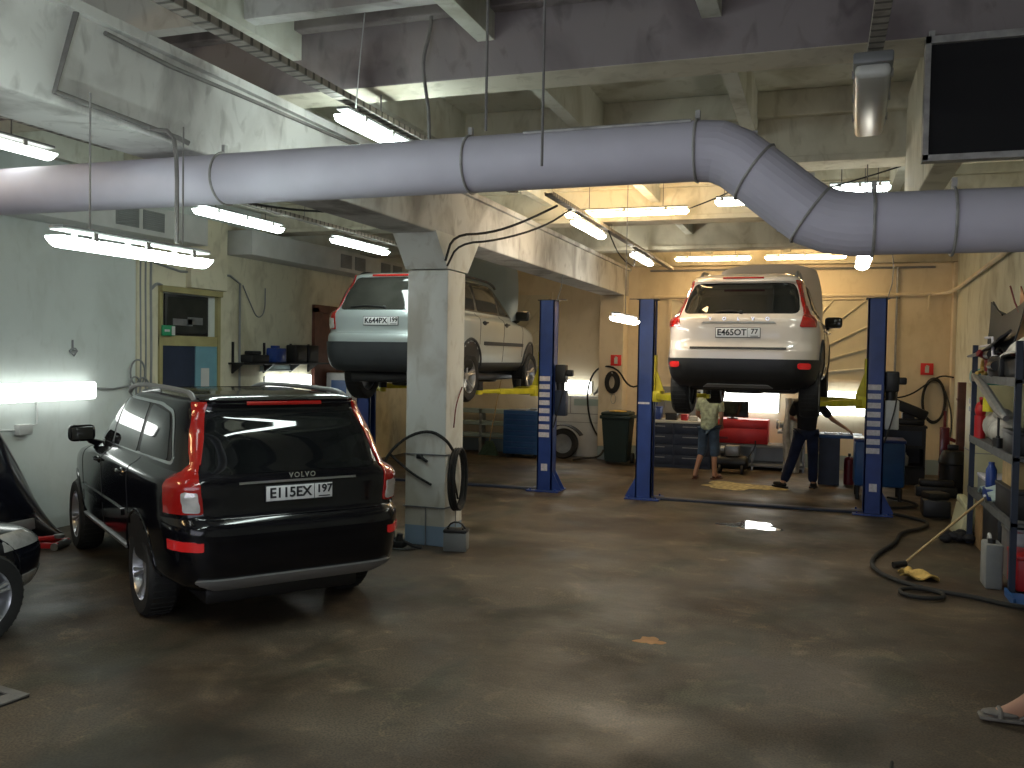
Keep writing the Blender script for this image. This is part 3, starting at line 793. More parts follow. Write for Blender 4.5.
XC90 = dict(L=4.80, H=1.74, belt=1.13, roh=1.08, wb=2.857, wr=.365, track=1.62,
  rear=[(.22,.16),(.30,.05),(.42,.01),(.52,0),(.66,.0),(.72,.025),(.76,.075),(.82,.085),(1.0,.09),(1.10,.115),(1.16,.15),(1.40,.285),(1.62,.42),(1.66,.41),(1.69,.46),(1.72,.62),(1.74,.95)],
  front=[(.22,.22),(.32,.06),(.5,.0),(.7,.01),(.80,.06),(.88,.16),(.94,.32),(.99,.58),(1.04,.95),(1.08,1.18),(1.13,1.30),(1.30,1.58),(1.50,1.90),(1.62,2.12),(1.67,2.28),(1.71,2.62),(1.74,3.0)],
  width=[(.22,.80),(.30,.90),(.42,.925),(.55,.935),(.75,.945),(.92,.95),(1.02,.945),(1.07,.92),(1.10,.875),(1.13,.845),(1.20,.83),(1.40,.785),(1.60,.725),(1.66,.695),(1.70,.62),(1.725,.54),(1.74,.42)],
  nr=9, nf=4.5, nr2=8, nf2=6, taper=.055, cuts=[.42],
  dlo=[(1.12,1.14),(-1.92,1.17),(-1.74,1.46),(-1.60,1.59),(-1.2,1.635),(.42,1.645),(.62,1.56)],
  win=[[(1.0,1.165),(.10,1.165),(.10,1.615),(.38,1.618),(.56,1.53)], [(.02,1.165),(-.86,1.175),(-.86,1.61),(.02,1.615)], [(-.96,1.18),(-1.80,1.195),(-1.66,1.45),(-1.54,1.56),(-.96,1.605)]],
  rwin=[(-.68,1.12),(.68,1.12),(.64,1.40),(.565,1.635),(-.565,1.635),(-.64,1.40)],
  fwin=[(-.78,1.12),(.78,1.12),(.66,1.60),(-.66,1.60)],
  handle=.99, handles=(.18,-.80), seams=[(1.02,.45,1.12),(.06,.36,1.14),(-.98,.62,1.14)],
  mirror=(.92,1.16), platez=.945, spokes=6)

_zm = pchip([(0,.04),(.22,.35),(.32,.46),(.42,.56),(.57,.71),(.72,.86),(.80,.93),(.945,1.05),(1.13,1.21),(1.30,1.37),(1.66,1.70),(1.74,1.775),(1.9,1.93)])
def zmap(S):
    S = dict(S)
    for k in ('rear','front','width'): S[k] = [(round(_zm(a),4), b) for a, b in S[k]]
    S['belt'] = _zm(S['belt']); S['cuts'] = [_zm(c) for c in S['cuts']]
    for k in ('dlo','rwin','fwin'): S[k] = [(a, _zm(b)) for a, b in S[k]]
    S['win'] = [[(a, _zm(b)) for a, b in P] for P in S['win']]
    S['handle'] = _zm(S['handle']); S['seams'] = [(y, _zm(a), _zm(b)) for y, a, b in S['seams']]
    S['mirror'] = (S['mirror'][0], _zm(S['mirror'][1])); S['platez'] = _zm(S['platez'])
    return S
XC90 = zmap(XC90)
Z = _zm
def zp(P, ax='y'): return [(a, _zm(b)) for a, b in P]
def xc90_rear(lampm, bumpm, black=True):
    y0 = -2.4
    slope = [((0,y0+.215,1.10),(0,1,-.60))]          # forward limit of the lamp strip along the last roof pillar
    def lamp(s):
        low = ([(s*.705,.80),(s*.98,.80),(s*.98,1.10),(s*.73,1.12)], 'y', -1, .016, [((0,y0+.36,.95),(0,1,.0))], .02)
        mid = ([(s*.725,1.09),(s*.98,1.06),(s*.98,1.20),(s*.69,1.22)], 'y', -1, .016, [((0,y0+.36,1.08),(0,1,.75))], .01)
        up = ([(s*.69,1.19),(s*.95,1.17),(s*.80,1.66),(s*.58,1.665)], 'y', -1, .014, [((0,y0+.275,1.18),(0,1,-.64))], .01)
        return [low, mid, up]
    P = [('tailgate', 'PAINT', [([(-.70,.745),(.70,.745),(.735,1.05),(.71,1.15),(.60,1.655),(-.60,1.655),(-.71,1.15),(-.735,1.05)], 'y', -1, .005, [((0,-1.6,0),(0,1,0))], .04)]),
         ('tail_lamp', lampm, lamp(-1)), ('tail_lamp', lampm, lamp(1)),
         ('reversing_lamp', 'clearlens', [([(s*.725,.815),(s*.825,.815),(s*.835,.99),(s*.74,.99)], 'y', -1, .022, [], .02) for s in (-1,1)]),
         ('bumper_reflector', 'redlit', [([(s*.72,.535),(s*.96,.535),(s*.96,.605),(s*.72,.605)], 'y', -1, .010, [((0,y0+.30,0),(0,1,0))], .012) for s in (-1,1)]),
         ('bumper_ledge', bumpm, [([(-.78,.60),(.78,.60),(.70,.715),(-.70,.715)], 'y', -1, .014, [], .03)])]
    return [(a, m, [(zp(Q), ax, sd, o, [((c[0],c[1],Z(c[2])),n) for c,n in ex], r) for Q,ax,sd,o,ex,r in c_]) for a, m, c_ in P]
def blackmore(car, src, ry, sx):
    pobj('skid_plate', [patch(src, zp([(-.62,.25),(.62,.25),(.74,.30),(.76,.325),(-.76,.325),(-.74,.30)]), 'y', -1, .022, r=.02)], 'skid', car)
    pobj('tailgate_strip', [patch(src, zp([(-.46,1.035),(.46,1.035),(.46,1.052),(-.46,1.052)]), 'y', -1, .022, r=0)], 'chrome', car)
    pobj('brake_lamp', [patch(src, zp([(-.30,1.655),(.30,1.655),(.30,1.666),(-.30,1.666)]), 'y', -1, .02, r=0)], 'redlens', car)
    pobj('spoiler', [patch(src, zp([(-.62,1.672),(.62,1.672),(.60,1.71),(-.60,1.71)]), 'y', -1, .018, r=.01)], 'blackpaint', car)
    for s in (-1, 1):
        pobj('sill_strip', [patch(src, zp([(-.88,.32),(1.08,.30),(1.08,.325),(-.88,.345)]), 'x', s, .02, r=0)], 'steel', car)
S1 = dict(XC90, loc=(-5.585,7.245,0), rz=R(54), paint='blackpaint', glass='glass', chromeline=True, hmat='blackpaint', mirmat='blackpaint',
  rearparts=xc90_rear('redlens', 'blackpaint'), rails=(.625,-1.80,.55,1.782,'skid'), plate=('E115EX','197'),
  badges=[('VOLVO',.055,.03,1.175,1.25,'chrome')], sidestrip=.74, stripmat='blackpaint', more=[blackmore])
S1['rearparts'] = [(a, 'blackpaint' if m == 'PAINT' else m, c) for a, m, c in S1['rearparts']]
make_car(S1, 'black estate SUV parked at an angle on the floor, plate E115EX 197')

def silvermore(car, src, ry, sx):
    pobj('rear_bumper', [patch(src, zp([(-.93,.24),(.93,.24),(.95,.62),(-.95,.62)]), 'y', -1, .02, extra=[((0,-1.78,0),(0,1,0))], r=.03)], 'clad', car)
    pobj('brake_lamp', [patch(src, zp([(-.30,1.650),(.30,1.650),(.30,1.665),(-.30,1.665)]), 'y', -1, .02, r=0)], 'redlens', car)
S2 = dict(XC90, loc=(-5.72,13.38,1.50), rz=0, paint='silverpaint', glass='glassg', arch='clad', hmat='clad', cladz=.50, droop=.07,
  rearparts=[(a, 'silverpaint' if m == 'PAINT' else m, c) for a, m, c in xc90_rear('redlens', 'silverpaint') if a not in ('bumper_reflector','bumper_ledge')],
  rails=(.625,-1.80,.55,1.782,'black'), plate=('K644PX','199'), wiper=(0,1.24,.52), sidestrip=.78, more=[silvermore],
  openhood=(1.02,1.17,1.18,R(78),.80), spokes=5, mirmat='black')
make_car(S2, 'silver grey estate SUV raised on the left lift with open bonnet')

XC60 = dict(L=4.63, H=1.70, belt=1.12, roh=.97, wb=2.774, wr=.36, track=1.60,
  rear=[(.24,.18),(.34,.06),(.46,.01),(.56,0),(.68,.0),(.74,.03),(.80,.055),(.95,.06),(1.06,.085),(1.14,.16),(1.34,.34),(1.52,.50),(1.555,.46),(1.60,.48),(1.64,.60),(1.67,.80),(1.70,1.2)],
  front=[(.24,.22),(.34,.06),(.5,.0),(.7,.01),(.80,.06),(.88,.16),(.94,.34),(.98,.60),(1.03,.95),(1.07,1.14),(1.12,1.26),(1.30,1.60),(1.45,1.92),(1.57,2.18),(1.62,2.36),(1.67,2.7),(1.70,3.0)],
  width=[(.24,.80),(.34,.90),(.46,.93),(.60,.945),(.80,.945),(.95,.94),(1.04,.925),(1.09,.895),(1.12,.86),(1.18,.83),(1.36,.765),(1.54,.70),(1.60,.67),(1.64,.61),(1.68,.52),(1.70,.40)],
  nr=6.5, nf=4.5, nr2=6, nf2=3.6, cuts=[.36], cladz=.36,
  dlo=[(1.05,1.13),(-1.55,1.20),(-1.30,1.46),(-1.1,1.53),(.42,1.60),(.60,1.52)],
  win=[[(.95,1.16),(.10,1.17),(.10,1.57),(.38,1.58),(.52,1.50)], [(.02,1.17),(-.80,1.19),(-.80,1.53),(.02,1.565)], [(-.90,1.20),(-1.42,1.22),(-1.22,1.42),(-.90,1.50)]],
  rwin=[(-.70,1.13),(.70,1.13),(.66,1.40),(.60,1.535),(-.60,1.535),(-.66,1.40)],
  fwin=[(-.78,1.11),(.78,1.11),(.64,1.56),(-.64,1.56)],
  handle=.96, handles=(.14,-.78), seams=[(.98,.45,1.12),(.05,.40,1.14),(-.88,.62,1.14)], mirror=(.90,1.12), platez=.90, spokes=5)
def whitemore(car, src, ry, sx):
    y0 = -2.315
    pobj('rear_bumper', [patch(src, [(-.93,.25),(.93,.25),(.95,.50),(.93,.585),(-.93,.585),(-.95,.50)], 'y', -1, .018, extra=[((0,y0+.55,0),(0,1,0))], r=.04)], 'black', car)
    pobj('bumper_gap', [patch(src, [(-.57,.700),(.57,.700),(.57,.722),(-.57,.722)], 'y', -1, .010, r=0)], 'black', car)
    pobj('brake_lamp', [patch(src, [(-.25,1.585),(.25,1.585),(.25,1.598),(-.25,1.598)], 'y', -1, .02, r=0)], 'redlens', car)
    pobj('skid_plate', [patch(src, [(-.42,.25),(.42,.25),(.36,.29),(-.36,.29)], 'y', -1, .028, r=.01)], 'skid', car)
    pobj('handle_strip', [patch(src, [(-.44,1.01),(.44,1.01),(.42,1.03),(-.42,1.03)], 'y', -1, .016, r=0)], 'steel', car)
    b = B()
    for x in (-.52,-.30,-.10,.10,.30): b.box((x+.02, ry(x,1.065)-.01, 1.065),(.06,.012,.035),None,.006)
    for x, ch in zip((-.34,-.17,0,.17,.34), 'VOLVO'): text_mesh('badge', ch, .06, 'chrome', car, (x, ry(x,1.068)-.012, 1.068), depth=.004)
    b.bm.free()
def xlamp(s):
    y0 = -2.315
    low = ([(s*.70,.97),(s*.96,.98),(s*.96,1.11),(s*.74,1.13)], 'y', -1, .016, [((0,y0+.36,1.0),(0,1,-.5))], .03)
    mid = ([(s*.74,1.10),(s*.96,1.08),(s*.92,1.24),(s*.72,1.24)], 'y', -1, .016, [((0,y0+.42,1.10),(0,1,-.6))], .01)
    up = ([(s*.72,1.22),(s*.92,1.20),(s*.80,1.56),(s*.615,1.57)], 'y', -1, .014, [((0,y0+.46,1.22),(0,1,-.86))], .01)
    return [low, mid, up]
S3 = dict(XC60, loc=(-.89,13.45,1.53), rz=R(-2.2), paint='whitepaint', glass='glass', droop=.15, hmat='whitepaint', mirmat='black',
  rearparts=[('tailgate','whitepaint',[([(-.62,.70),(.62,.70),(.735,.82),(.735,1.05),(.72,1.15),(.64,1.56),(-.64,1.56),(-.72,1.15),(-.735,1.05),(-.735,.82)],'y',-1,.006,[((0,-1.5,0),(0,1,0))],.04)]),
             ('tail_lamp','redlens',xlamp(-1)),('tail_lamp','redlens',xlamp(1)),
             ('bumper_reflector','redlit',[([(s*.69,.475),(s*.82,.475),(s*.82,.545),(s*.69,.545)],'y',-1,.030,[],.03) for s in (-1,1)])],
  rails=(.60,-1.35,.60,1.735,'steel'), plate=('E465OT','77'), wiper=(0,1.15,.30), more=[whitemore], openhood=(1.10,1.08,1.0,R(82),.82),
  arch='clad')
make_car(S3, 'pearl white SUV raised on the right lift, plate E465OT 77')

# dark saloon whose nose enters the picture at the left edge
SAL = dict(L=4.50, H=1.42, belt=.92, roh=1.0, wb=2.65, wr=.325, track=1.50, tw=.215,
  rear=[(.20,.18),(.30,.05),(.45,0),(.60,0),(.72,.02),(.82,.05),(.90,.12),(.94,.45),(.96,.62),(1.10,.90),(1.28,1.30),(1.36,1.55),(1.42,2.1)],
  front=[(.20,.25),(.28,.08),(.40,.01),(.52,.0),(.62,.04),(.70,.16),(.76,.40),(.82,.75),(.87,1.08),(.92,1.22),(1.05,1.50),(1.20,1.82),(1.30,2.08),(1.37,2.35),(1.42,2.7)],
  width=[(.20,.74),(.30,.84),(.45,.87),(.65,.885),(.78,.88),(.87,.85),(.92,.80),(1.0,.77),(1.2,.68),(1.32,.60),(1.38,.52),(1.42,.38)],
  nr=5, nf=3.4, nr2=4, nf2=3.2, taper=.06, dlo=[(.98,.94),(-1.35,.96),(-1.05,1.16),(-.65,1.30),(.20,1.32)],
  win=[[(.86,.96),(.05,.97),(.05,1.29),(.24,1.29)], [(-.03,.97),(-.85,.98),(-.72,1.24),(-.03,1.285)]],
  rwin=[(-.66,.98),(.66,.98),(.55,1.26),(-.55,1.26)], fwin=[(-.68,.93),(.68,.93),(.56,1.28),(-.56,1.28)],
  handle=.80, handles=(.10,-.80), seams=[(.85,.35,.93),(.0,.3,.95)], mirror=(.70,.96), platez=.60, spokes=5, plate=('A','77'))
def salmore(car, src, ry, sx):
    for s in (-1, 1):
        pobj('headlamp', [patch(src, [(s*.48,.60),(s*.90,.62),(s*.90,.745),(s*.52,.71)], 'y', 1, .008, extra=[((0,1.62,0),(0,-1,.0))], r=.04)], 'clearlens', car)
        pobj('fog_lamp', [patch(src, [(s*.55,.32),(s*.75,.32),(s*.75,.40),(s*.55,.40)], 'y', 1, .008, r=.03)], 'clearlens', car)
    pobj('grille', [patch(src, [(-.34,.52),(.34,.52),(.38,.66),(-.38,.66)], 'y', 1, .008, r=.03)], 'black', car)
    pobj('lower_intake', [patch(src, [(-.48,.26),(.48,.26),(.50,.40),(-.50,.40)], 'y', 1, .008, r=.03)], 'black', car)
S4 = dict(SAL, loc=(-6.46,3.38,0), rz=R(-5), paint='navypaint', glass='glass',
  rearparts=[('tail_lamp','redlens',[([(s*.55,.66),(s*.89,.66),(s*.89,.82),(s*.55,.82)],'y',-1,.01,[((0,-1.95,0),(0,1,0))],.03)]) for s in (-1,1)], more=[salmore])
make_car(S4, 'dark navy car at the left edge, only its nose and front wheel showing')

# ================================================================ LIFTS
def lift(label, x0, x1, y, armz, outz, post_h=2.97):
    t = thing('two_post_lift', label, 'car lift', ((x0+x1)/2, y, 0), 0, 'blue two-post car lifts')
    hw = (x1-x0)/2
    for s in (-1, 1):
        x = s*hw
        c = B().cor((x-.12,-.12,.02),(x+.12,-.10,post_h)).cor((x-.12,.10,.02),(x+.12,.12,post_h)).cor((x+s*.10,-.12,.02),(x+s*.12,.12,post_h))
        c.cor((x-s*.12,-.12,.02),(x-s*.10,-.075,post_h)).cor((x-s*.12,.075,.02),(x-s*.10,.12,post_h))
        c.obj('column', 'blue', t, False)
        b = B().cor((x-.26,-.24,0),(x+.26,.24,.022),.004)
        for q in (-1,1):
            b.prism([(0,0),(.16,0),(0,.30)], .012, Matrix.Translation((x+.12*s, q*.09, .02)) @ (Matrix(((s,0,0,0),(0,0,1,0),(0,1,0,0),(0,0,0,1)))))
            for w in (-.2,.2): b.cyl((x+w, q*.19, .02),(x+w, q*.19, .05), .014, n=6)
        b.obj('base_plate', 'blue', t, False)
        B().cor((x-.15,-.13,post_h),(x+.15,.13,post_h+.012)).cor((x+s*.1,-.03,post_h+.012),(x+s*.28,.03,post_h+.02)).obj('top_plate', 'bluegrey', t, False)
        k = B().cor((x-s*.145,-.085,armz-.12),(x+s*.06,.085,armz+.55),.01).cor((x-s*.24,-.17,armz-.14),(x-s*.12,.17,armz+.02),.01)
        k.prism([(0,0),(.12,0),(0,.34)], .05, Matrix(((-s,0,0,x-s*.14),(0,0,1,0),(0,1,0,armz+.02),(0,0,0,1))))
        k.obj('carriage', 'yellow', t)
        for q, ty in ((-1,-.95),(1,.85)):
            p0 = V((x-s*.20, q*.12, armz-.06)); p1 = V((s*.80, ty, armz-.06)); d = p1-p0; a = math.atan2(d.y, d.x); mid = p0+d*.36
            arm = B().box(p0+d*.32, (d.length*.66,.10,.085), a, .006).box(p0+d*.74, (d.length*.56,.075,.06), a, .006)
            arm.cyl(p0-V((0,0,.08)), p0+V((0,0,.09)), .05).cyl(p1-V((0,0,.045)), p1+V((0,0,.02)), .055, n=20)
            ao = arm.obj('swing_arm', 'yellow', t)
            B().cyl(p1+V((0,0,.02)), p1+V((0,0,outz-p1.z)), .062, n=20).obj('lift_pad', 'rubber', ao)
        for k in range(8 if s > 0 else 1):
            z = 1.72-.125*k if s > 0 else 1.42
            B().cor((x-.10,-.124,z),(x+.07,-.1205,z+.075 if s > 0 else z+.03)).obj('warning_sticker', 'sticker', t, False)
        if s > 0: B().cor((x-.05,-.124,.32),(x+.05,-.1205,.43)).obj('type_plate', 'sticker', t, False)
    m = B().cor((hw+.13,-.07,1.70),(hw+.30,.10,1.98),.02).cor((hw+.27,-.02,1.80),(hw+.40,.08,1.90),.02).cyl((hw+.2,.02,1.58),(hw+.2,.02,1.72),.07)
    pu = m.obj('power_unit', 'black', t)
    B().cor((hw+.13,-.05,1.18),(hw+.31,.09,1.58),.015).obj('oil_tank', 'lgrey' if x1 > 0 else 'bluegrey', t)
    B().tube([(hw+.28,-.04,1.72),(hw+.26,-.1,1.5),(hw+.2,-.12,1.25),(hw+.13,-.10,1.0)], .01, 6, 2).obj('hydraulic_hose', 'black', t)
    B().cor((-hw+.1,-.10,.0),(hw-.1,.05,.035),.01).obj('floor_cover', 'bluegrey', t)
    B().tube([(hw+.12,.0,post_h),(hw+.2,.05,post_h+.3),(hw+.16,.1,post_h+.8),(hw+.18,.12,4.0)], .008, 6, 1).obj('supply_cable', 'steel', t)
    return t
lift('blue two-post lift with yellow arms holding the silver grey car', -7.24, -4.06, 13.52, 1.62, 1.71)
lift('blue two-post lift with yellow arms holding the white car', -2.48, .70, 13.40, 1.60, 1.69)

# ================================================================ PEOPLE
def skin_obj(name, J, E, m, parent, lv=2, root=0):
    """J: joints name->(x,y,z,r) ; E: edges between joint names"""
    me = bpy.data.meshes.new(name); ks = list(J); ix = {k:i for i,k in enumerate(ks)}
    me.from_pydata([J[k][:3] for k in ks], [(ix[a],ix[b]) for a,b in E], [])
    o = bpy.data.objects.new(name, me); col.objects.link(o)
    o.modifiers.new('s','SKIN').use_smooth_shade = True
    for i,k in enumerate(ks):
        r = J[k][3]; r = r if isinstance(r, tuple) else (r, r)
        me.skin_vertices[0].data[i].radius = r; me.skin_vertices[0].data[i].use_root = (i == root)
    sb = o.modifiers.new('u','SUBSURF'); sb.levels = lv; sb.render_levels = lv
    bpy.context.view_layer.update()
    m2 = bpy.data.meshes.new_from_object(o.evaluated_get(bpy.context.evaluated_depsgraph_get())); bpy.data.objects.remove(o)
    for p in m2.polygons: p.use_smooth = True
    m2.materials.clear(); m2.materials.append(MT[m])
    q = bpy.data.objects.new(name, m2); col.objects.link(q); q.parent = parent
    return q

def hand(J, E, side, wrist, dirv, palmn, curl=.4):
    """palm and five fingers added to the joint dict, rooted at wrist"""
    d = V(dirv).normalized(); n = V(palmn).normalized(); w = d.cross(n).normalized()*(1 if side == 'l' else -1)
    W = V(J[wrist][:3])
    pk = side+'palm'; P = W+d*.05; J[pk] = (*P, (.038,.017)); E.append((wrist, pk))
    for i,(off,ln) in enumerate(((-.030,.065),(-.010,.078),(.010,.074),(.029,.058))):
        b0 = P+w*off+d*.042; b1 = b0+(d*math.cos(curl)+n*math.sin(curl))*ln*.5; b2 = b1+(d*math.cos(curl*2.2)+n*math.sin(curl*2.2))*ln*.5
        a,b_,c = side+'f%da'%i, side+'f%db'%i, side+'f%dc'%i
        J[a] = (*b0,.0095); J[b_] = (*b1,.0088); J[c] = (*b2,.0075); E += [(pk,a),(a,b_),(b_,c)]
    t0 = W+d*.025-w*.032; t1 = t0-w*.028+d*.028; t2 = t1+d*.030+n*.012
    J[side+'t0'] = (*t0,.013); J[side+'t1'] = (*t1,.0105); J[side+'t2'] = (*t2,.0085); E += [(wrist,side+'t0'),(side+'t0',side+'t1'),(side+'t1',side+'t2')]

def person(label, loc, rz, P, hands=True):
    """P: dict of joints in local metres, facing +y"""
    t = thing('person', label, 'person', loc, rz)
    J = {}; E = []
    def j(k, p, r): J[k] = (*p, r)
    j('pelvis', P['pelvis'], (.145,.10)); j('waist', P['waist'], (.125,.09)); j('chest', P['chest'], (.15,.105)); j('neckb', P['neckb'], (.075,.06))
    j('neck', P['neck'], .055); j('head', P['head'], (.075,.085)); j('crown', P['crown'], (.068,.078))
    E += [('pelvis','waist'),('waist','chest'),('chest','neckb'),('neckb','neck'),('neck','head'),('head','crown')]
    for s in 'lr':
        j(s+'sh', P[s+'sh'], .058); j(s+'el', P[s+'el'], .040); j(s+'wr', P[s+'wr'], .026); E += [('chest',s+'sh'),(s+'sh',s+'el'),(s+'el',s+'wr')]
        j(s+'hip', P[s+'hip'], .085); j(s+'kn', P[s+'kn'], .056); j(s+'cf', tuple(P[s+'kn'][i]*.65+P[s+'an'][i]*.35-(.02 if i == 1 else 0) for i in range(3)), .052)
        j(s+'an', P[s+'an'], .034); j(s+'heel', tuple(P[s+'an'][i]-(0,.03,.055)[i] for i in range(3)), .030)
        td = V(P.get(s+'toe', (0,.17,0))); j(s+'toe', tuple(V(P[s+'an'])+td-V((0,0,.058))), (.040,.022))
        E += [('pelvis',s+'hip'),(s+'hip',s+'kn'),(s+'kn',s+'cf'),(s+'cf',s+'an'),(s+'an',s+'heel'),(s+'an',s+'toe')]
        if hands:
            wv = V(P[s+'wr'])-V(P[s+'el']); hand(J, E, s, s+'wr', wv, P.get(s+'pn', (0,0,-1)))
    body = skin_obj('body', J, E, 'skin', t)
    H_, C_ = V(P['head']), V(P['crown']); upv = (C_-H_).normalized(); f = V(P.get('face', (0,1,0))).normalized(); f = (f-upv*f.dot(upv)).normalized(); sd = f.cross(upv)
    fc = H_+upv*.03
    # face details
    n = B().tube([fc+f*.075+upv*.03, fc+f*.105-upv*.005, fc+f*.085-upv*.015], [.010,.013,.010], 8); 
    for q in (-1,1): n.ball(fc+sd*q*.078+upv*.0, (.022,.035,.05), 6)
    n.obj('nose_and_ears', 'skin', body)
    e = B()
    for q in (-1,1): e.ball(fc+f*.075+sd*q*.03+upv*.025, (.022,.016,.013), 6)
    e.obj('eyes', 'ink', body)
    B().tube([fc+f*.082-upv*.045+sd*-.022, fc+f*.088-upv*.047, fc+f*.082-upv*.045+sd*.022], .0055, 6).obj('mouth', 'redd', body)
    return t, J, P

def cloth(name, P, keys, E, m, t, lv=2):
    return skin_obj(name, {k: v for k, v in keys.items()}, E, m, t, lv)

def lerp(a, b, k): return tuple(a[i]+(b[i]-a[i])*k for i in range(3))
# person 1: pale patterned shirt, knee-length jeans, seen from behind-left, leaning to the bench
P = dict(pelvis=(0,0,.93), waist=(0,.02,1.06), chest=(0,.05,1.30), neckb=(0,.06,1.42), neck=(0,.08,1.48), head=(0,.12,1.56), crown=(0,.12,1.65),
 lsh=(-.18,.05,1.37), lel=(-.25,.10,1.12), lwr=(-.22,.33,1.04), rsh=(.18,.05,1.37), rel=(.22,.0,1.10), rwr=(.17,.16,.98),
 lhip=(-.09,0,.88), lkn=(-.13,.05,.48), lan=(-.20,-.10,.08), rhip=(.09,0,.88), rkn=(.10,.04,.48), ran=(.10,.06,.08), ltoe=(-.03,.16,0), rtoe=(.05,.16,0))
t, J, P = person('person in a pale patterned shirt and knee-length jeans under the raised white car', (-1.85,16.0,0), R(-12), P)
c = {'waist0': (*lerp(P['pelvis'],P['waist'],-1.1),(.185,.14)), 'waist': (*P['waist'],(.15,.112)), 'chest': (*P['chest'],(.17,.125)), 'nk': (*P['neckb'],(.085,.075))}
Ec = [('waist0','waist'),('waist','chest'),('chest','nk')]
for s in 'lr':
    c[s+'sh'] = (*P[s+'sh'],.078); c[s+'e'] = (*lerp(P[s+'sh'],P[s+'el'],.75),.066); Ec += [('chest',s+'sh'),(s+'sh',s+'e')]
skin_obj('shirt', c, Ec, 'shirt', t)
c = {'p': (*lerp(P['pelvis'],P['waist'],.35),(.158,.12))}; Ec = []
for s in 'lr':
    c[s+'h'] = (*P[s+'hip'],.105); c[s+'k'] = (*P[s+'kn'],.082); c[s+'b'] = (*lerp(P[s+'kn'],P[s+'an'],.25),.080); Ec += [('p',s+'h'),(s+'h',s+'k'),(s+'k',s+'b')]
skin_obj('jeans', c, Ec, 'denim', t)
h = B().ball((0,.10,1.635),(.185,.215,.20),10).ball((0,.05,1.56),(.17,.13,.16),8); h.obj('hair', 'hair', t)
for s in 'lr':
    a = V(P[s+'an']); d = V(P[s+'toe']); b = B().ball(a+d*.45-V((0,0,.035)), (.095,.27,.075), 8, (0,0,math.atan2(-d.x,d.y))).box(a+d*.4-V((0,0,.069)),(.09,.27,.02),(0,0,math.atan2(-d.x,d.y)),.008)
    b.obj('shoe', 'wood', t)

# person 2: dark workwear, striding with an arm reaching right to the blue bench
P = dict(pelvis=(0,0,.94), waist=(.01,.03,1.08), chest=(.03,.08,1.33), neckb=(.05,.12,1.44), neck=(.06,.15,1.50), head=(.08,.20,1.58), crown=(.09,.22,1.67),
 lsh=(-.17,.10,1.38), lel=(-.22,.22,1.14), lwr=(-.12,.42,1.10), rsh=(.22,.08,1.36), rel=(.42,.14,1.14), rwr=(.64,.20,1.00),
 lhip=(-.10,0,.89), lkn=(-.20,.02,.50), lan=(-.36,-.14,.09), rhip=(.10,0,.89), rkn=(.12,.05,.49), ran=(.12,.0,.08), ltoe=(-.12,.13,-.01), rtoe=(.05,.17,0), face=(.3,1,-.3))
t, J, P = person('person in dark work clothes reaching to the blue bench beside the right lift post', (-.22,15.65,0), R(8), P)
c = {'waist0': (*lerp(P['pelvis'],P['waist'],-.8),(.185,.14)), 'waist': (*P['waist'],(.155,.118)), 'chest': (*P['chest'],(.18,.13)), 'nk': (*P['neckb'],(.085,.075))}
Ec = [('waist0','waist'),('waist','chest'),('chest','nk')]
for s in 'lr':
    c[s+'sh'] = (*P[s+'sh'],.082); c[s+'e'] = (*lerp(P[s+'sh'],P[s+'el'],.85),.070); Ec += [('chest',s+'sh'),(s+'sh',s+'e')]
skin_obj('work_shirt', c, Ec, 'darkcloth', t)
c = {'p': (*lerp(P['pelvis'],P['waist'],.35),(.165,.125))}; Ec = []
for s in 'lr':
    c[s+'h'] = (*P[s+'hip'],.115); c[s+'k'] = (*P[s+'kn'],.092); c[s+'b'] = (*lerp(P[s+'kn'],P[s+'an'],1.0),.080); Ec += [('p',s+'h'),(s+'h',s+'k'),(s+'k',s+'b')]
skin_obj('work_trousers', c, Ec, 'navycloth', t)
B().ball((.085,.20,1.655),(.185,.215,.18),10).ball((.07,.15,1.59),(.17,.14,.15),8).obj('hair', 'hair', t)
for s in 'lr':
    a = V(P[s+'an']); d = V(P[s+'toe']); rr = (0,0,math.atan2(-d.x,d.y))
    B().ball(a+d*.42-V((0,0,.025)), (.11,.29,.10), 8, rr).box(a+d*.4-V((0,0,.065)),(.10,.28,.03),rr,.01).obj('boot', 'black', t)

# person 3: only a foot shows at the right edge; sits on a low stool beyond the frame
P = dict(pelvis=(0,-.05,.42), waist=(0,-.02,.56), chest=(0,.08,.80), neckb=(0,.13,.92), neck=(0,.16,.98), head=(0,.21,1.06), crown=(0,.23,1.15),
 lsh=(-.18,.10,.87), lel=(-.24,.25,.66), lwr=(-.12,.46,.58), rsh=(.18,.10,.87), rel=(.24,.25,.66), rwr=(.12,.46,.58),
 lhip=(-.10,-.02,.41), lkn=(-.16,.38,.50), lan=(-.12,.66,.09), rhip=(.10,-.02,.41), rkn=(.16,.36,.50), ran=(.15,.38,.08), face=(0,1,-.4))
t, J, P = person('person at the right edge of whom only a sandalled foot shows', (1.80,6.02,0), R(90), P)
c = {'waist0': (*P['pelvis'],(.165,.12)), 'waist': (*P['waist'],(.15,.115)), 'chest': (*P['chest'],(.17,.125)), 'nk': (*P['neckb'],(.085,.075))}
Ec = [('waist0','waist'),('waist','chest'),('chest','nk')]
for s in 'lr':
    c[s+'sh'] = (*P[s+'sh'],.078); c[s+'e'] = (*lerp(P[s+'sh'],P[s+'el'],.8),.066); Ec += [('chest',s+'sh'),(s+'sh',s+'e')]
skin_obj('shirt', c, Ec, 'darkcloth', t)
c = {'p': (*lerp(P['pelvis'],P['waist'],.35),(.158,.12))}; Ec = []
for s in 'lr':
    c[s+'h'] = (*P[s+'hip'],.105); c[s+'k'] = (*P[s+'kn'],.082); Ec += [('p',s+'h'),(s+'h',s+'k')]
skin_obj('shorts', c, Ec, 'navycloth', t)
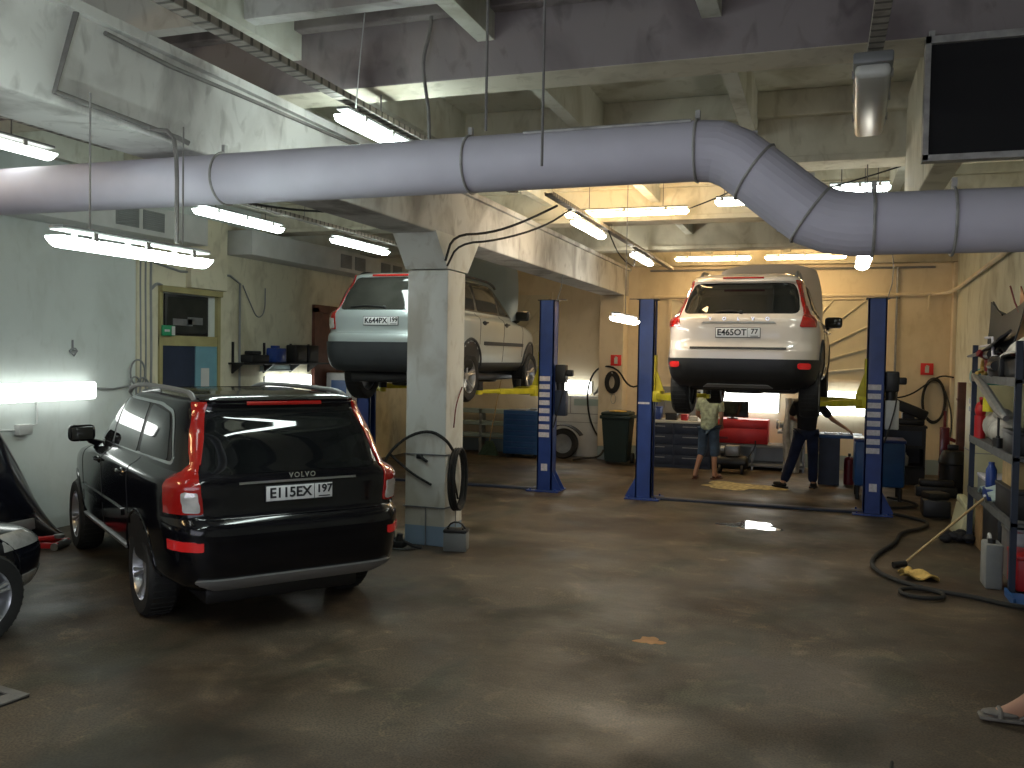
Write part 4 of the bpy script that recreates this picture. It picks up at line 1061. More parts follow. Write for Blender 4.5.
B().ball((0,.20,1.13),(.185,.215,.19),10).obj('hair', 'hair', t)
for s in 'lr':
    a = V(P[s+'an'])
    b = B().box(a+V((0,.07,-.068)),(.105,.28,.025),None,.012).tube([a+V((-.05,.10,-.06)),a+V((-.035,.10,-.015)),a+V((.035,.10,-.015)),a+V((.05,.10,-.06))],.014,8,1)
    b.tube([a+V((-.045,-.0,-.05)),a+V((-.045,-.045,-.02)),a+V((.045,-.045,-.02)),a+V((.045,0,-.05))],.010,8,1).ball(a+V((0,.09,-.04)),(.10,.22,.05),8)
    b.obj('sandal', 'shoe', t)
t = thing('stool', 'low stool under the person beyond the right edge', 'stool', (1.88,6.02,0))
B().cyl((0,0,.29),(0,0,.33),.16,n=28).obj('seat', 'wood', t)
for a in range(4): B().cyl((math.cos(a*1.57+.78)*.15,math.sin(a*1.57+.78)*.15,0),(math.cos(a*1.57+.78)*.1,math.sin(a*1.57+.78)*.1,.29),.014,n=8).obj('leg', 'steel', t)

# ================================================================ THINGS AT THE PILLAR
def ringpts(c, rx, rz, n=24, ax='y', a0=0, a1=360, off=.0):
    out = []
    for k in range(n+1):
        a = R(a0+(a1-a0)*k/n)
        if ax == 'y': out.append((c[0]+rx*math.cos(a), c[1]+off*math.sin(a*1.5), c[2]+rz*math.sin(a)))
        elif ax == 'x': out.append((c[0]+off*math.sin(a*1.5), c[1]+rx*math.cos(a), c[2]+rz*math.sin(a)))
        else: out.append((c[0]+rx*math.cos(a), c[1]+rz*math.sin(a), c[2]))
    return out
b = B()
for k in range(5): b.tube(ringpts((-3.82+.012*k, 9.22+.008*k, .72), .20-.012*(k%3), .34-.015*(k%2), 28, 'x')[:-1], .014, 8, 0, True)
b.tube([(-3.82,9.22,1.04),(-3.80,9.1,.8),(-3.80,9.25,.5)], .012, 8, 2)
tag(b.obj('hose_coil', 'rubber'), 'coiled black hose hung on the right face of the pillar', 'hose')
cable('hose', [(-4.62,8.88,.55),(-4.55,8.92,.95),(-4.3,8.96,1.20),(-4.02,8.96,1.28),(-3.84,8.99,1.18),(-3.80,9.1,1.05)], .017, 'black hose arching across the front of the pillar', 'rubber', 'hose')
cable('hose', [(-4.5,8.94,1.0),(-4.25,8.96,.80),(-4.0,8.97,.68)], .014, 'short black hose end on the front of the pillar', 'rubber', 'hose')
cable('cord', [(-3.82,9.15,1.30),(-3.82,9.2,1.55),(-3.83,9.4,1.74)], .008, 'dark red cord on the right face of the pillar', 'redd')
b = B().box((-4.15,8.985,.98),(.08,.03,.05),None,.01).box((-4.10,8.97,.96),(.12,.03,.03),(0,.6,0),.008); tag(b.obj('pistol_grip', 'black'), 'small black air nozzle on the front of the pillar', 'nozzle')
t = thing('car_battery', 'grey battery box standing at the foot of the pillar', 'battery', (-3.68,8.93,0), R(12))
B().box((0,0,.10),(.25,.20,.20),None,.012).obj('battery_case', 'grey', t); B().box((0,0,.215),(.255,.205,.03),None,.008).cyl((-.08,-.05,.23),(-.08,-.05,.25),.012).cyl((.08,-.05,.23),(.08,-.05,.25),.012).obj('battery_lid', 'black', t)
B().tube([(-.10,0,.23),(-.05,0,.30),(.05,0,.30),(.10,0,.23)],.010,6,1).obj('battery_handle', 'black', t)
t = thing('work_lamp_stand', 'small black tool lying left of the pillar foot', 'tool', (-4.28,8.75,0))
B().box((0,0,.05),(.16,.12,.07),None,.02).cyl((0,0,.06),(.02,0,.16),.05,.03).obj('tool_body', 'black', t)
B().tube([(-.20,.02,.04),(-.08,0,.12),(.05,.0,.09),(.18,.03,.03),(.25,.06,.02)],.018,8,2).obj('tool_handle', 'black', t)
B().tube([(-.15,-.05,.012),(.1,-.1,.012),(.22,.0,.012),(.1,.1,.012)],.010,6,2).obj('tool_cord', 'black', t)
b = B()
for z in (.42,1.0): b.cor((-4.345,8.985,z),(-3.84,9.0,z+.012)).cor((-3.85,8.985,z),(-3.838,9.5,z+.012))
b.cor((-4.08,8.99,.0),(-4.07,9.0,.42)).cor((-3.85,9.30,0),(-3.842,9.31,.42))
struct('trim_19', b, 'steel')

# ================================================================ LEFT WALL
t = thing('car_bonnet', 'loose dark car bonnet leaning on the left wall behind the navy nose', 'car bonnet', (-8.0,7.88,0), 0)
def f(u, v):
    y = -1.85*u; q = min(1, u/.36); top = .03+1.17*(q*.82+.18*math.sin(q*math.pi/2))
    if u > .85: top *= 1-.25*((u-.85)/.15)**2
    z = .012+v*top; return (-.24*v-.0+.08*math.sin(math.pi*v)*.9, y, z)
B().sheet(f, 26, 12, .025).obj('bonnet_panel', 'navypaint', t)
B().tube([f(u/20, 1.0) for u in range(1, 20)], .012, 6).obj('bonnet_edge', 'steel', t)
B().box((.07,-.75,.22),(.03,.55,.12),(0,-.1,0),.02).obj('bonnet_brace', 'grey', t)
t = thing('trolley_jack', 'red low trolley jack beside the front wheel of the black car', 'jack', (-7.72,7.28,0), R(20))
B().box((0,-.12,.05),(.5,.03,.06),None,.008).box((0,.12,.05),(.5,.03,.06),None,.008).box((-.1,0,.07),(.2,.2,.06),None,.01).obj('jack_frame', 'red', t)
B().box((.05,0,.10),(.36,.07,.04),(0,-.12,0),.008).obj('jack_arm', 'red', t); B().cyl((.2,0,.11),(.2,0,.145),.05).obj('jack_saddle', 'steel', t)
for x in (-.2,.22): B().cyl((x,-.15,.04),(x,.15,.04),.04).obj('wheel', 'steel', t)
t = thing('junction_box', 'small grey box with a conduit below the left wall lamp', 'electric box', (XL,7.66,1.19))
B().cor((0,-.09,-.06),(.08,.09,.06),.01).obj('box_body', 'lgrey', t)
B().tube([(.02,-.10,0),(.02,-.6,.02)],.011,6).tube([(.02,.10,.03),(.02,.2,.05),(.02,.2,.30)],.011,6).obj('conduit', 'lgrey', t)
t = thing('wall_hook', 'small metal hook high on the bare left wall', 'hook', (XL,8.38,2.10))
B().cyl((.01,0,-.02),(.01,0,.10),.012).tube([(.02,-.06,-.03),(.03,-.02,-.0),(.03,.02,-.0),(.02,.06,-.03),(.03,.0,-.09),(.02,-.06,-.03)],.009,6).obj('hook_wire', 'steel', t)
B().ball((.03,0,-.04),(.04,.09,.05),6).obj('hook_plate', 'grey', t)
b = B()
for y, x in ((9.47,.03),(9.56,.035),(9.66,.03)): b.tube([(XL+x,y,1.2),(XL+x,y+.01,2.0),(XL+x,y-.005,2.95),(XL+x,y,3.5)],.020 if y > 9.6 else .013,6)
b.tube([(XL+.04,9.66,2.9),(XL+.05,9.75,2.98),(XL+.05,9.85,2.96)],.02,6,1)
tag(b.obj('conduit_bundle', 'grey'), 'vertical grey conduits between the bare left wall and the doorway', 'conduit')
b = B()
for c_, r in (((XL+.04,9.42,1.80),.13),((XL+.05,9.36,1.62),.10),((XL+.05,9.50,1.58),.12)): b.tube(ringpts(c_, r, r*1.3, 18, 'x')[:-1],.012,6,0,True)
b.tube([(XL+.03,8.7,1.62),(XL+.03,9.0,1.60),(XL+.04,9.3,1.64)],.012,6)
tag(b.obj('coiled_cable', 'grey'), 'coils of grey cable on the left wall beside the wall lamp', 'cable')
b = B().tube([(XL+.05,9.7,3.25),(XL+.05,10.2,3.18),(XL+.05,11.3,3.22),(XL+.05,11.55,3.12),(XL+.05,11.55,2.0),(XL+.05,11.56,1.2)],.018,6,0)
b.tube([(XL+.05,11.62,3.1),(XL+.05,11.8,2.85),(XL+.05,12.0,2.60),(XL+.05,12.2,2.72),(XL+.05,12.2,3.1)],.010,6,2)
tag(b.obj('wall_conduit', 'grey'), 'thin conduit with a loop right of the doorway', 'conduit')
# shelf with dark boxes
t = thing('wall_shelf', 'narrow dark shelf on brackets on the far left wall', 'shelf', (XL+.03,12.75,1.92))
B().cor((0,-1.45,-.02),(.28,1.0,.01),.003).obj('shelf_board', 'black', t, False)
for y in (-1.35,-.55,.2,.75): B().cor((0,y-.02,-.15),(.02,y+.02,.32)).prism([(0,0),(.22,0),(0,-.16)], .02, Matrix(((1,0,0,0),(0,0,1,y),(0,1,0,0),(0,0,0,1)))).obj('shelf_bracket', 'black', t, False)
G = 'boxes on the left wall shelf'
tag(B().cor((XL+.06,11.55,1.93),(XL+.28,12.0,2.05),.02).cor((XL+.08,11.62,2.05),(XL+.24,11.85,2.11),.02).obj('tool_case', 'black'), 'black tool case at the near end of the left wall shelf', 'case', G)
tag(B().cor((XL+.06,12.22,1.93),(XL+.26,12.50,2.16),.02).cor((XL+.10,12.28,2.16),(XL+.2,12.4,2.20),.01).obj('carton', 'blue'), 'blue carton on the left wall shelf', 'box', G)
for k, (y, l) in enumerate(((12.78,'black box on the left wall shelf, just right of the blue carton'),(13.15,'black box at the far end of the left wall shelf'))):
    tag(B().cor((XL+.06,y,1.93),(XL+.26,y+.33,2.22),.02).cor((XL+.261,y+.05,1.98),(XL+.265,y+.28,2.1)).obj('parts_box', 'black'), l, 'box', G)
t = thing('whiteboard', 'pale green board below the left wall shelf', 'board', (XL+.03,12.4,1.82))
B().cor((0,-.3,-.02),(.02,.6,.06)).obj('board_sheet', 'palegreen', t); B().cor((0,-.32,-.035),(.03,.62,-.02)).obj('board_rim', 'lgrey', t)
t = thing('workbench', 'pale workbench along the far left wall', 'workbench', (XL+.05,12.35,0))
B().cor((0,-.9,.86),(.6,1.2,.90),.005).obj('worktop', 'lgrey', t, False)
for x,y in ((.05,-.85),(.55,-.85),(.05,1.15),(.55,1.15)): B().cor((x-.025,y-.025,0),(x+.025,y+.025,.86)).obj('leg', 'steel', t, False)
B().cor((.0,-.9,.90),(.02,1.2,1.3)).obj('back_panel', 'lgrey', t, False)
t = thing('notice_cabinet', 'white cabinet with a blue sheet under the back of the silver car', 'cabinet', (XL+.1,14.0,0))
B().cor((0,0,0),(.5,.9,1.75),.01).obj('cabinet_body', 'lgrey', t); B().cor((.10,-.004,1.35),(.40,-.0,1.62)).obj('blue_sheet', 'blued', t); B().cor((.24,-.006,.1),(.25,-.001,1.3)).obj('door_gap', 'grey', t)
t = thing('exhaust_hose_reel', 'black machine with hoses standing behind the pillar', 'machine', (-7.6,16.9,0))
B().cor((-.25,-.2,.1),(.25,.2,.85),.05).cyl((0,0,.85),(0,0,1.15),.14).obj('machine_body', 'black', t)
for x in (-.2,.2): B().cyl((x,-.22,.08),(x,.22,.08),.08).obj('wheel', 'rubber', t)
B().tube([(.1,0,1.1),(.25,-.1,1.4),(.1,-.15,1.5),(-.15,-.1,1.3),(-.3,-.2,.6)],.03,8,2).obj('machine_hose', 'rubber', t)

# ================================================================ BACK WALL, LEFT TO RIGHT
t = thing('wall_rack', 'pale green slatted bench rack along the back wall behind the pillar', 'rack', (-7.0,YB-.3,0))
for z in (.34,.60,.86): B().cor((-1.0,-.12,z),(1.1,.12,z+.09),.01).obj('shelf_rail', 'palegreen', t, False)
for x in (-.95,.05,1.05): B().cor((x-.03,-.12,0),(x+.03,.12,.95)).obj('upright', 'grey', t, False)
t = thing('broom', 'broom with a long pale stick and green bristles by the back wall', 'broom', (-6.62,17.75,0))
B().cyl((0,.05,.25),(.10,.5,1.65),.012).obj('broom_stick', 'woodl', t)
B().prism([(-.22,0),(.22,0),(.08,.30),(-.04,.30)], .10, Matrix(((1,0,0,-.0),(0,0,-1,.03),(0,1,0,.0),(0,0,0,1)))).obj('bristles', 'brushed', t)
t = thing('tool_chest', 'blue tool chest with drawers left of the left lift post', 'tool chest', (-5.84,17.8,0))
B().cor((-.38,-.25,.08),(.38,.25,.98),.012).obj('chest_body', 'blued', t)
for k in range(7): 
    d = B().cor((-.35,-.262,.12+.115*k),(.35,-.25,.225+.115*k),.004).obj('drawer', 'blued', t)
    B().cor((-.30,-.275,.195+.115*k),(.30,-.262,.21+.115*k)).obj('drawer_handle', 'blue', d)
for x in (-.3,.3):
    for y in (-.2,.16): B().cyl((x,y,.04),(x,y+.04,.04),.04).obj('castor', 'rubber', t)
B().cor((-.2,-.2,.98),(.1,.1,1.0)).cor((.15,-.1,.98),(.3,.1,1.02)).obj('tool_tray', 'grey', t)
t = thing('wall_cabinet', 'white low cupboard front with a green stripe beside the left lift post', 'cupboard', (-4.85,YB-.02,0))
B().cor((-.62,-.10,.0),(.50,.0,1.28),.006).obj('cupboard_body', 'lgrey', t)
B().cor((-.10,-.108,1.08),(.48,-.10,1.22)).obj('green_stripe', 'palegreen', t); B().cor((-.62,-.11,.90),(.5,-.10,.915)).cor((-.62,-.108,.72),(.5,-.10,.73)).cor((-.18,-.108,.92),(-.165,-.10,1.28)).obj('door_gap', 'grey', t)
t = thing('spare_wheel', 'black wheel with a mudguard on the floor right of the left lift post', 'wheel', (-5.02,17.9,0))
B().lathe([(.20,-.08),(.29,-.09),(.31,-.05),(.31,.05),(.29,.09),(.20,.08)], (0,0,.315), 'y', 32, True).obj('tyre', 'rubber', t)
B().lathe([(0,-.03),(.21,-.06),(.21,.06),(0,.03)], (0,0,.315), 'y', 24).obj('rim', 'steel', t)
def g(u, v):
    a = R(175-150*u); return ((.36+.10*max(0,u-.5))*math.cos(a)+.02, (v-.5)*.26, .36+.38*math.sin(a)*(1-.15*u))
B().sheet(g, 14, 4, .015).obj('mudguard', 'black', t)
t = thing('wheelie_bin', 'dark green wheeled rubbish bin against the back wall', 'bin', (-3.80,17.55,0))
b = B(); lo = [(-.22,-.20),(.22,-.20),(.22,.20),(-.22,.20)]; hi = [(-.28,-.28),(.28,-.28),(.28,.26),(-.28,.26)]
r1 = [b.bm.verts.new((x,y,.05)) for x,y in lo]; r2 = [b.bm.verts.new((x,y,.95)) for x,y in hi]
for k in range(4): b.bm.faces.new((r1[k],r1[(k+1)%4],r2[(k+1)%4],r2[k]))
b.bm.faces.new(r1[::-1]); b.bm.faces.new(r2); bmesh.ops.bevel(b.bm, geom=b.bm.edges[:], offset=.02, segments=2, affect='EDGES')
b.cor((-.31,-.31,.90),(.31,.29,.97),.015); b.obj('bin_body', 'greenbin', t)
B().box((0,-.02,1.0),(.58,.56,.07),None,.03).box((0,.28,1.02),(.4,.05,.05),None,.01).obj('bin_lid', 'greenbin', t)
for x in (-.25,.25): B().cyl((x-.03,.24,.1),(x+.03,.24,.1),.1,n=20).obj('wheel', 'rubber', t)
B().ball((0,-.05,1.045),(.36,.3,.05),8).obj('rubbish_heap', 'rag', t)
def sign(label, x, z):
    t = thing('fire_sign', label, 'sign', (x,YB-.01,z), 0, 'red fire signs on the back wall')
    B().cor((-.11,-.012,-.11),(.11,0,.11),.004).obj('sign_plate', 'signred', t)
    B().cor((-.035,-.016,-.07),(.035,-.012,.05)).box((0,-.014,.065),(.04,.004,.02)).box((.02,-.014,.055),(.04,.004,.012)).obj('extinguisher_symbol', 'lgrey', t)
sign('small red fire sign on the back wall pilaster, left of the right lift', -3.99, 2.05)
bpy.data.objects['fire_sign'].location.y = 18.09
sign('small red fire sign near the back right corner', 1.86, 1.99)
t = thing('wound_cable', 'bundle of dark cable hung on the pilaster above the bin', 'cable', (-4.05,18.06,1.60))
b = B()
for k in range(5): b.tube(ringpts((.0,-.012*k,0), .15-.02*k, .22-.02*k, 20)[:-1],.014,6,0,True)
b.obj('cable_bundle', 'rubber', t); B().cyl((0,.02,.16),(0,-.06,.2),.015).obj('hook', 'steel', t)
B().tube(ringpts((.03,-.02,-.34), .05, .10, 12),.006,6).obj('loose_end', 'steel', t)
cable('air_hose', [(-3.35,18.2,1.9),(-3.45,18.05,1.55),(-3.7,18.02,1.5),(-3.95,18.0,1.92),(-4.4,18.2,1.92),(-4.65,18.34,1.5),(-4.62,18.36,.9),(-4.45,18.36,.5),(-4.2,18.2,.3),(-4.25,18.0,.06),(-4.55,17.7,.05),(-4.7,17.5,.03)], .020, 'dark air hose arching over the pilaster and down to the bin', 'rubber', 'hose')
tag(B().box((-4.42,18.42,1.45),(.05,.05,.22),(0,.5,0),.01).box((-4.48,18.42,1.36),(.12,.04,.05),(0,-.7,0),.01).obj('spray_gun', 'steel'), 'small grey air gun hanging left of the wound cable', 'tool')
# bench, cabinets under the white car
t = thing('workbench', 'long dark blue workbench with drawers behind the right lift', 'workbench', (-2.55,17.7,0))
B().cor((-.85,-.35,.86),(.62,.35,.91),.006).obj('worktop', 'lgrey', t)
B().cor((-.82,-.32,.0),(.58,.32,.86)).obj('bench_body', 'bluegrey', t, False)
for k in range(4):
    for x in (-.78,-.1): 
        d = B().cor((x,-.335,.06+.2*k),(x+.64,-.32,.24+.2*k),.004).obj('drawer', 'bluegrey', t)
        B().cor((x+.15,-.35,.19+.2*k),(x+.49,-.335,.205+.2*k)).obj('drawer_handle', 'steel', d)
t = thing('pegboard', 'dark tool board above the workbench behind the right lift', 'tool board', (-2.75,YB-.032,1.25))
B().cor((-.55,0,-.3),(.55,.03,.28)).obj('board_sheet', 'grey', t)
for k in range(6): B().cyl((-.45+.17*k,-.02,.15),(-.45+.17*k,-.02,-.1-.03*(k%3)),.015).box((-.45+.17*k,-.02,.17),(.06,.02,.05)).obj('hand_tool', ['blue','steel','black'][k%3], t)
G = 'boxes standing on the dark blue workbench'
for x, w, h_, m, l in ((-3.1,.30,.24,'blue','blue plastic box on the workbench, next to the left post of the right lift'),(-2.75,.22,.12,'black','low black box on the workbench behind the right lift'),(-2.5,.12,.10,'red','little red box on the workbench behind the right lift'),(-2.32,.16,.07,'lgrey','white tray on the workbench behind the right lift')):
    tag(B().cor((x-w/2,17.5,.912),(x+w/2,17.75,.912+h_),.012).cor((x-w/2-.006,17.49,.905+h_),(x+w/2+.006,17.76,.925+h_),.006).obj('parts_box', m), l, 'box', G)
t = thing('tool_cabinet', 'bright red tool cabinet on the grey rack under the white car', 'tool cabinet', (-1.38,17.95,.50))
B().cor((-.50,-.25,.0),(.44,.25,.46),.015).obj('cabinet_body', 'red', t)
B().cor((-.48,-.262,.30),(.42,-.25,.43),.004).obj('drawer', 'red', t); B().cor((-.48,-.262,.04),(.42,-.25,.28),.004).obj('drawer', 'red', t)
B().cor((-.46,-.268,.08),(-.30,-.262,.12)).obj('maker_badge', 'redd', t)
t = thing('rack', 'low grey metal rack against the back wall under the white car', 'rack', (-1.22,18.0,0))
for z in (.08,.44): B().cor((-.68,-.28,z),(.95,.28,z+.05),.004).obj('shelf_board', 'grey', t, False)
B().cor((.45,-.28,.72),(.95,.28,.76)).obj('shelf_board', 'grey', t, False)
for x in (-.66,-.0,.93): B().cor((x-.02,-.28,0),(x+.02,-.24,.78 if x > .5 else .44)).cor((x-.02,.24,0),(x+.02,.28,.78 if x > .5 else .44)).obj('upright', 'steel', t, False)
B().cor((-.68,.27,.0),(.95,.285,.44)).obj('back_panel', 'lgrey', t, False)
t = thing('monitor', 'black screen standing on the red tool cabinet', 'monitor', (-1.62,17.85,.962))
B().cor((-.30,-.02,.03),(.30,.03,.34),.012).obj('screen_case', 'black', t); B().cor((-.27,-.024,.06),(.27,-.02,.31)).obj('screen_glass', 'glass', t); B().cor((-.1,-.06,0),(.1,.08,.02)).cor((-.03,0,.02),(.03,.04,.06)).obj('screen_foot', 'black', t)
t = thing('bench_grinder', 'small grey bench grinder right of the red tool cabinet', 'grinder', (-.62,17.9,.762))
B().cyl((-.12,0,.12),(.12,0,.12),.065).cor((-.08,-.06,0),(.08,.06,.07),.01).obj('motor', 'grey', t)
for x in (-.16,.16): B().cyl((x-.02,0,.12),(x+.02,0,.12),.09,n=24).obj('grinding_wheel', 'steel', t)
t = thing('compressor', 'small dark compressor on wheels on the floor behind the person in jeans', 'compressor', (-1.55,17.1,0))
B().cyl((-.25,0,.20),(.25,0,.20),.13,n=24).ball((-.25,0,.2),(.12,.26,.26)).ball((.25,0,.2),(.12,.26,.26)).obj('air_tank', 'black', t)
B().box((.02,0,.42),(.26,.2,.2),None,.03).cyl((-.13,0,.42),(-.2,0,.42),.08).obj('motor', 'steel', t)
for x in (-.2,.2):
    for y in (-.12,.12): B().cyl((x-.02,y,.08),(x+.02,y,.08),.08).obj('wheel', 'rubber', t)
B().tube([(.3,0,.3),(.42,0,.5),(.42,0,.62)],.014,6,1).obj('handle', 'black', t)
def g(u, v): return (-.52+(u-.5)*.30*(1-.2*v)+.02*math.sin(v*9), 17.6+.03*math.sin(u*14+v*2), .01+v*1.39)
tag(B().sheet(g, 18, 14, .012).obj('dust_sheet', 'bag'), 'pale cloth hanging from the rack end behind the person in dark clothes', 'cloth')
# blue bench and blue cart next to the right lift post
t = thing('workbench', 'small blue workbench left of the right lift post', 'workbench', (.32,16.45,0))
B().cor((-.36,-.28,.80),(.36,.28,.86),.008).obj('worktop', 'blued', t)
B().cor((-.34,-.26,.0),(.0,.26,.80)).obj('bench_cupboard', 'bluegrey', t, False)
B().cor((.29,-.26,0),(.34,-.21,.80)).obj('leg', 'blued', t, False); B().cor((.29,.21,0),(.34,.26,.80)).obj('leg', 'blued', t, False)
for x, l in ((-.12,'silver ratchet lying on the small blue bench'),(.12,'silver spanner lying on the small blue bench')):
    tag(B().box((.30+x,16.35,.872),(.22,.03,.016),.3+x,.005).cyl((.30+x-.1,16.32,.864),(.30+x-.1,16.32,.892),.022).obj('hand_tool', 'chrome'), l, 'tool', 'hand tools on the small blue bench')
t = thing('parts_washer', 'blue cart standing right behind the right lift post', 'cart', (.86,15.0,0))
B().cor((-.36,-.30,.20),(.36,.30,.90),.05).obj('cart_tub', 'blued', t)
B().cor((-.37,-.31,.88),(.37,.31,.93),.015).obj('cart_rim', 'blue', t)
for x in (-.3,.3):
    for y in (-.26,.26): B().cyl((x,y,.0),(x,y,.2),.03).obj('leg', 'black', t)
B().cor((.365,-.1,.45),(.372,.1,.62)).obj('cart_label', 'sticker', t)
t = thing('extinguisher', 'small red cylinder standing under the small blue bench', 'cylinder', (.48,16.45,0))
B().cyl((0,0,0),(0,0,.42),.085,n=24).ball((0,0,.42),(.17,.17,.12)).obj('tank', 'redd', t); B().cyl((0,0,.46),(0,0,.53),.025).obj('valve', 'black', t)
# black machines near the back right corner
t = thing('storage_cabinet', 'black cabinet with two pale bottles near the back right corner', 'cabinet', (1.35,17.2,0))
B().cor((-.36,-.35,0),(.36,-.33,.30)).cor((-.36,-.33,0),(-.33,.3,1.0)).cor((.33,-.33,0),(.36,.3,1.0)).cor((-.36,.27,0),(.36,.3,1.0)).cor((-.36,-.35,.28),(.36,.3,.32)).cor((-.38,-.37,.98),(.38,.32,1.02),.006).cor((-.36,-.35,.62),(.36,-.33,.98)).obj('cabinet_body', 'black', t, False)
B().cor((-.30,-.36,.68),(.30,-.352,.93)).obj('drawer_front', 'bluegrey', t, False)
for x, l in ((1.24,'left one of two pale bottles in the black cabinet'),(1.40,'right one of two pale bottles in the black cabinet')):
    b = B().lathe([(0,0),(.05,0),(.055,.02),(.055,.15),(.02,.19),(.018,.22),(0,.22)], (x,16.98,.322), 'z', 16); tag(b.obj('bottle', 'lgrey'), l, 'bottle', 'bottles in the black cabinet')
t = thing('diagnostic_unit', 'slanted black machine on top of the black cabinet', 'machine', (1.45,17.2,1.022))
B().cor((-.25,-.2,0),(.25,.2,.10),.02).box((-.0,0,.27),(.62,.36,.18),(0,.38,0),.03).obj('machine_case', 'black', t); B().cor((-.1,-.05,.08),(.1,.05,.2)).obj('machine_neck', 'black', t)
t = thing('jack_stand', 'dark red hydraulic stand right of the black cabinet', 'stand', (1.99,16.8,0))
B().cor((-.07,-.07,.06),(.07,.07,1.02),.008).cyl((0,0,1.0),(0,0,1.30),.025).obj('stand_column', 'redd', t)
B().cor((-.24,-.3,.02),(.24,-.22,.09),.01).cor((-.24,.22,.02),(.24,.3,.09),.01).cor((-.05,-.3,.02),(.05,.3,.09)).obj('stand_base', 'redd', t)
B().box((.10,0,.82),(.16,.06,.06),(0,.4,0),.01).obj('stand_lever', 'redd', t)
t = thing('vacuum_cleaner', 'black drum machine standing in front of the back right corner', 'machine', (2.02,15.95,0))
B().lathe([(0,.04),(.17,.04),(.19,.1),(.19,.48),(.21,.5),(.21,.56),(.15,.70),(0,.74)], n=28).obj('drum', 'black', t)
for a in range(4): B().cyl((math.cos(a*1.57)*.17,math.sin(a*1.57)*.17,0),(math.cos(a*1.57)*.17,math.sin(a*1.57)*.17,.06),.03,n=10).obj('castor', 'rubber', t)
B().cor((-.08,-.04,.72),(.08,.04,.8),.015).obj('handle', 'black', t)
tag(B().cor((1.45,15.5,0),(2.05,15.7,.16),.02).cor((1.50,15.52,.16),(2.0,15.68,.26),.02).obj('tool_case', 'black'), 'long low black case on the floor before the drum machine', 'case')
b = B()
for k in range(4): b.tube(ringpts((1.99,YB-.03-.015*k,1.40), .19+.008*(k%2), .42-.01*k, 30)[:-1],.020,8,0,True)
tag(b.obj('hose_coil', 'rubber'), 'large hose hung in an oval loop under the right fire sign', 'hose')
cable('air_hose', [(1.10,18.3,1.45),(1.3,18.45,1.42),(1.6,18.45,1.50),(1.9,18.45,1.75),(2.1,18.45,1.88),(2.26,18.1,1.85)], .016, 'dark hose rising along the back wall to the right corner', 'rubber', 'hose')
cable('air_hose', [(2.16,18.40,1.6),(2.22,18.0,1.3),(2.2,17.6,.95),(2.1,17.2,.7),(2.05,16.4,.7)], .016, 'hose hanging from the corner to the drum machine', 'rubber', 'hose')
tag(B().cor((2.10,16.2,0),(2.22,16.32,1.80),.006).cor((2.09,16.19,.5),(2.225,16.33,.54)).cor((2.09,16.19,1.5),(2.225,16.33,1.54)).obj('wooden_post', 'wood'), 'dark brown upright board beside the cream cabinet', 'board')
t = thing('metal_cabinet', 'tall cream cabinet with two round holes against the right wall', 'cabinet', (1.82,12.5,0))
B().cor((0,0,0),(.46,.8,1.84),.01).obj('cabinet_body', 'cream', t)
B().cor((-.005,.0,.98),(0,.8,.99)).cor((0,-.005,.98),(.46,0,.99)).obj('door_gap', 'grey', t)
for z in (1.52,1.62): B().cyl((-.008,.45,z),(.0,.45,z),.035,n=18).obj('round_vent', 'steel', t)
t = thing('fabric_case', 'teal rolled bag lying on the cream cabinet', 'bag', (2.05,12.9,1.84))
B().box((0,0,.10),(.42,.78,.20),None,.07,4).obj('bag_body', 'teal', t); B().tube([(-.1,-.2,.16),(-.1,-.15,.22),(-.1,.15,.22),(-.1,.2,.16)],.012,6,1).obj('bag_handle', 'black', t)

# ================================================================ RIGHT-HAND RACK WITH PARTS
t = thing('storage_rack', 'tall dark steel rack loaded with car parts at the right edge', 'rack', (1.66,9.2,0))
for x in (0,.56):
    for y in (0,2.5): B().cor((x,y,0),(x+.055,y+.055,2.32)).cor((x-.01,y-.01,0),(x+.065,y+.065,.01)).obj('upright', 'bluegrey', t, False)
for z in (.62,1.22,1.93): B().cor((0,0,z),(.62,2.55,z+.035)).cor((-.006,0,z-.03),(.01,2.55,z+.05)).obj('shelf_board', 'shelfdark', t, False)
x0 = 1.67
def part_box(name, lab, cat, a, b, m, bev=.015, lid=True, g=None, lm=None):
    t = thing(name, lab, cat, ((a[0]+b[0])/2,(a[1]+b[1])/2,a[2]), 0, g)
    w, d, h = (b[0]-a[0])/2, (b[1]-a[1])/2, b[2]-a[2]
    B().cor((-w,-d,0),(w,d,h),bev).obj('box_body', m, t)
    if lid: B().cor((-w-.006,-d-.006,h-.035),(w+.006,d+.006,h+.004),.006).obj('box_lid', lm or m, t)
    return t
T = 1.966
# top shelf
b = B().lathe([(0,0),(.05,0),(.16,.06),(.17,.20),(.12,.30),(.08,.36),(0,.36)], (1.86,11.15,T), 'z', 20).cyl((1.75,11.1,T+.2),(1.62,11.05,T+.26),.04).cyl((1.86,11.2,T+.3),(1.95,11.3,T+.45),.05)
tag(b.obj('gearbox', 'redd'), 'dark reddish metal part on the far end of the top rack shelf', 'car part')
b = B().cor((1.70,10.70,T),(1.96,11.0,T+.24),.03).cyl((1.70,10.7,T+.24),(1.70,10.98,T+.24),.05).cyl((1.85,10.8,T+.2),(1.85,10.8,T+.36),.03)
tag(b.obj('engine_part', 'black'), 'black block shaped car part on the top rack shelf', 'car part')
tag(B().lathe([(0,0),(.045,0),(.045,.14),(.02,.18),(.02,.21),(0,.21)], (1.71,10.55,T), 'z', 14).cyl((1.71,10.55,T+.2),(1.71,10.55,T+.235),.024).obj('bottle', 'lgrey'), 'white bottle on the top rack shelf', 'bottle')
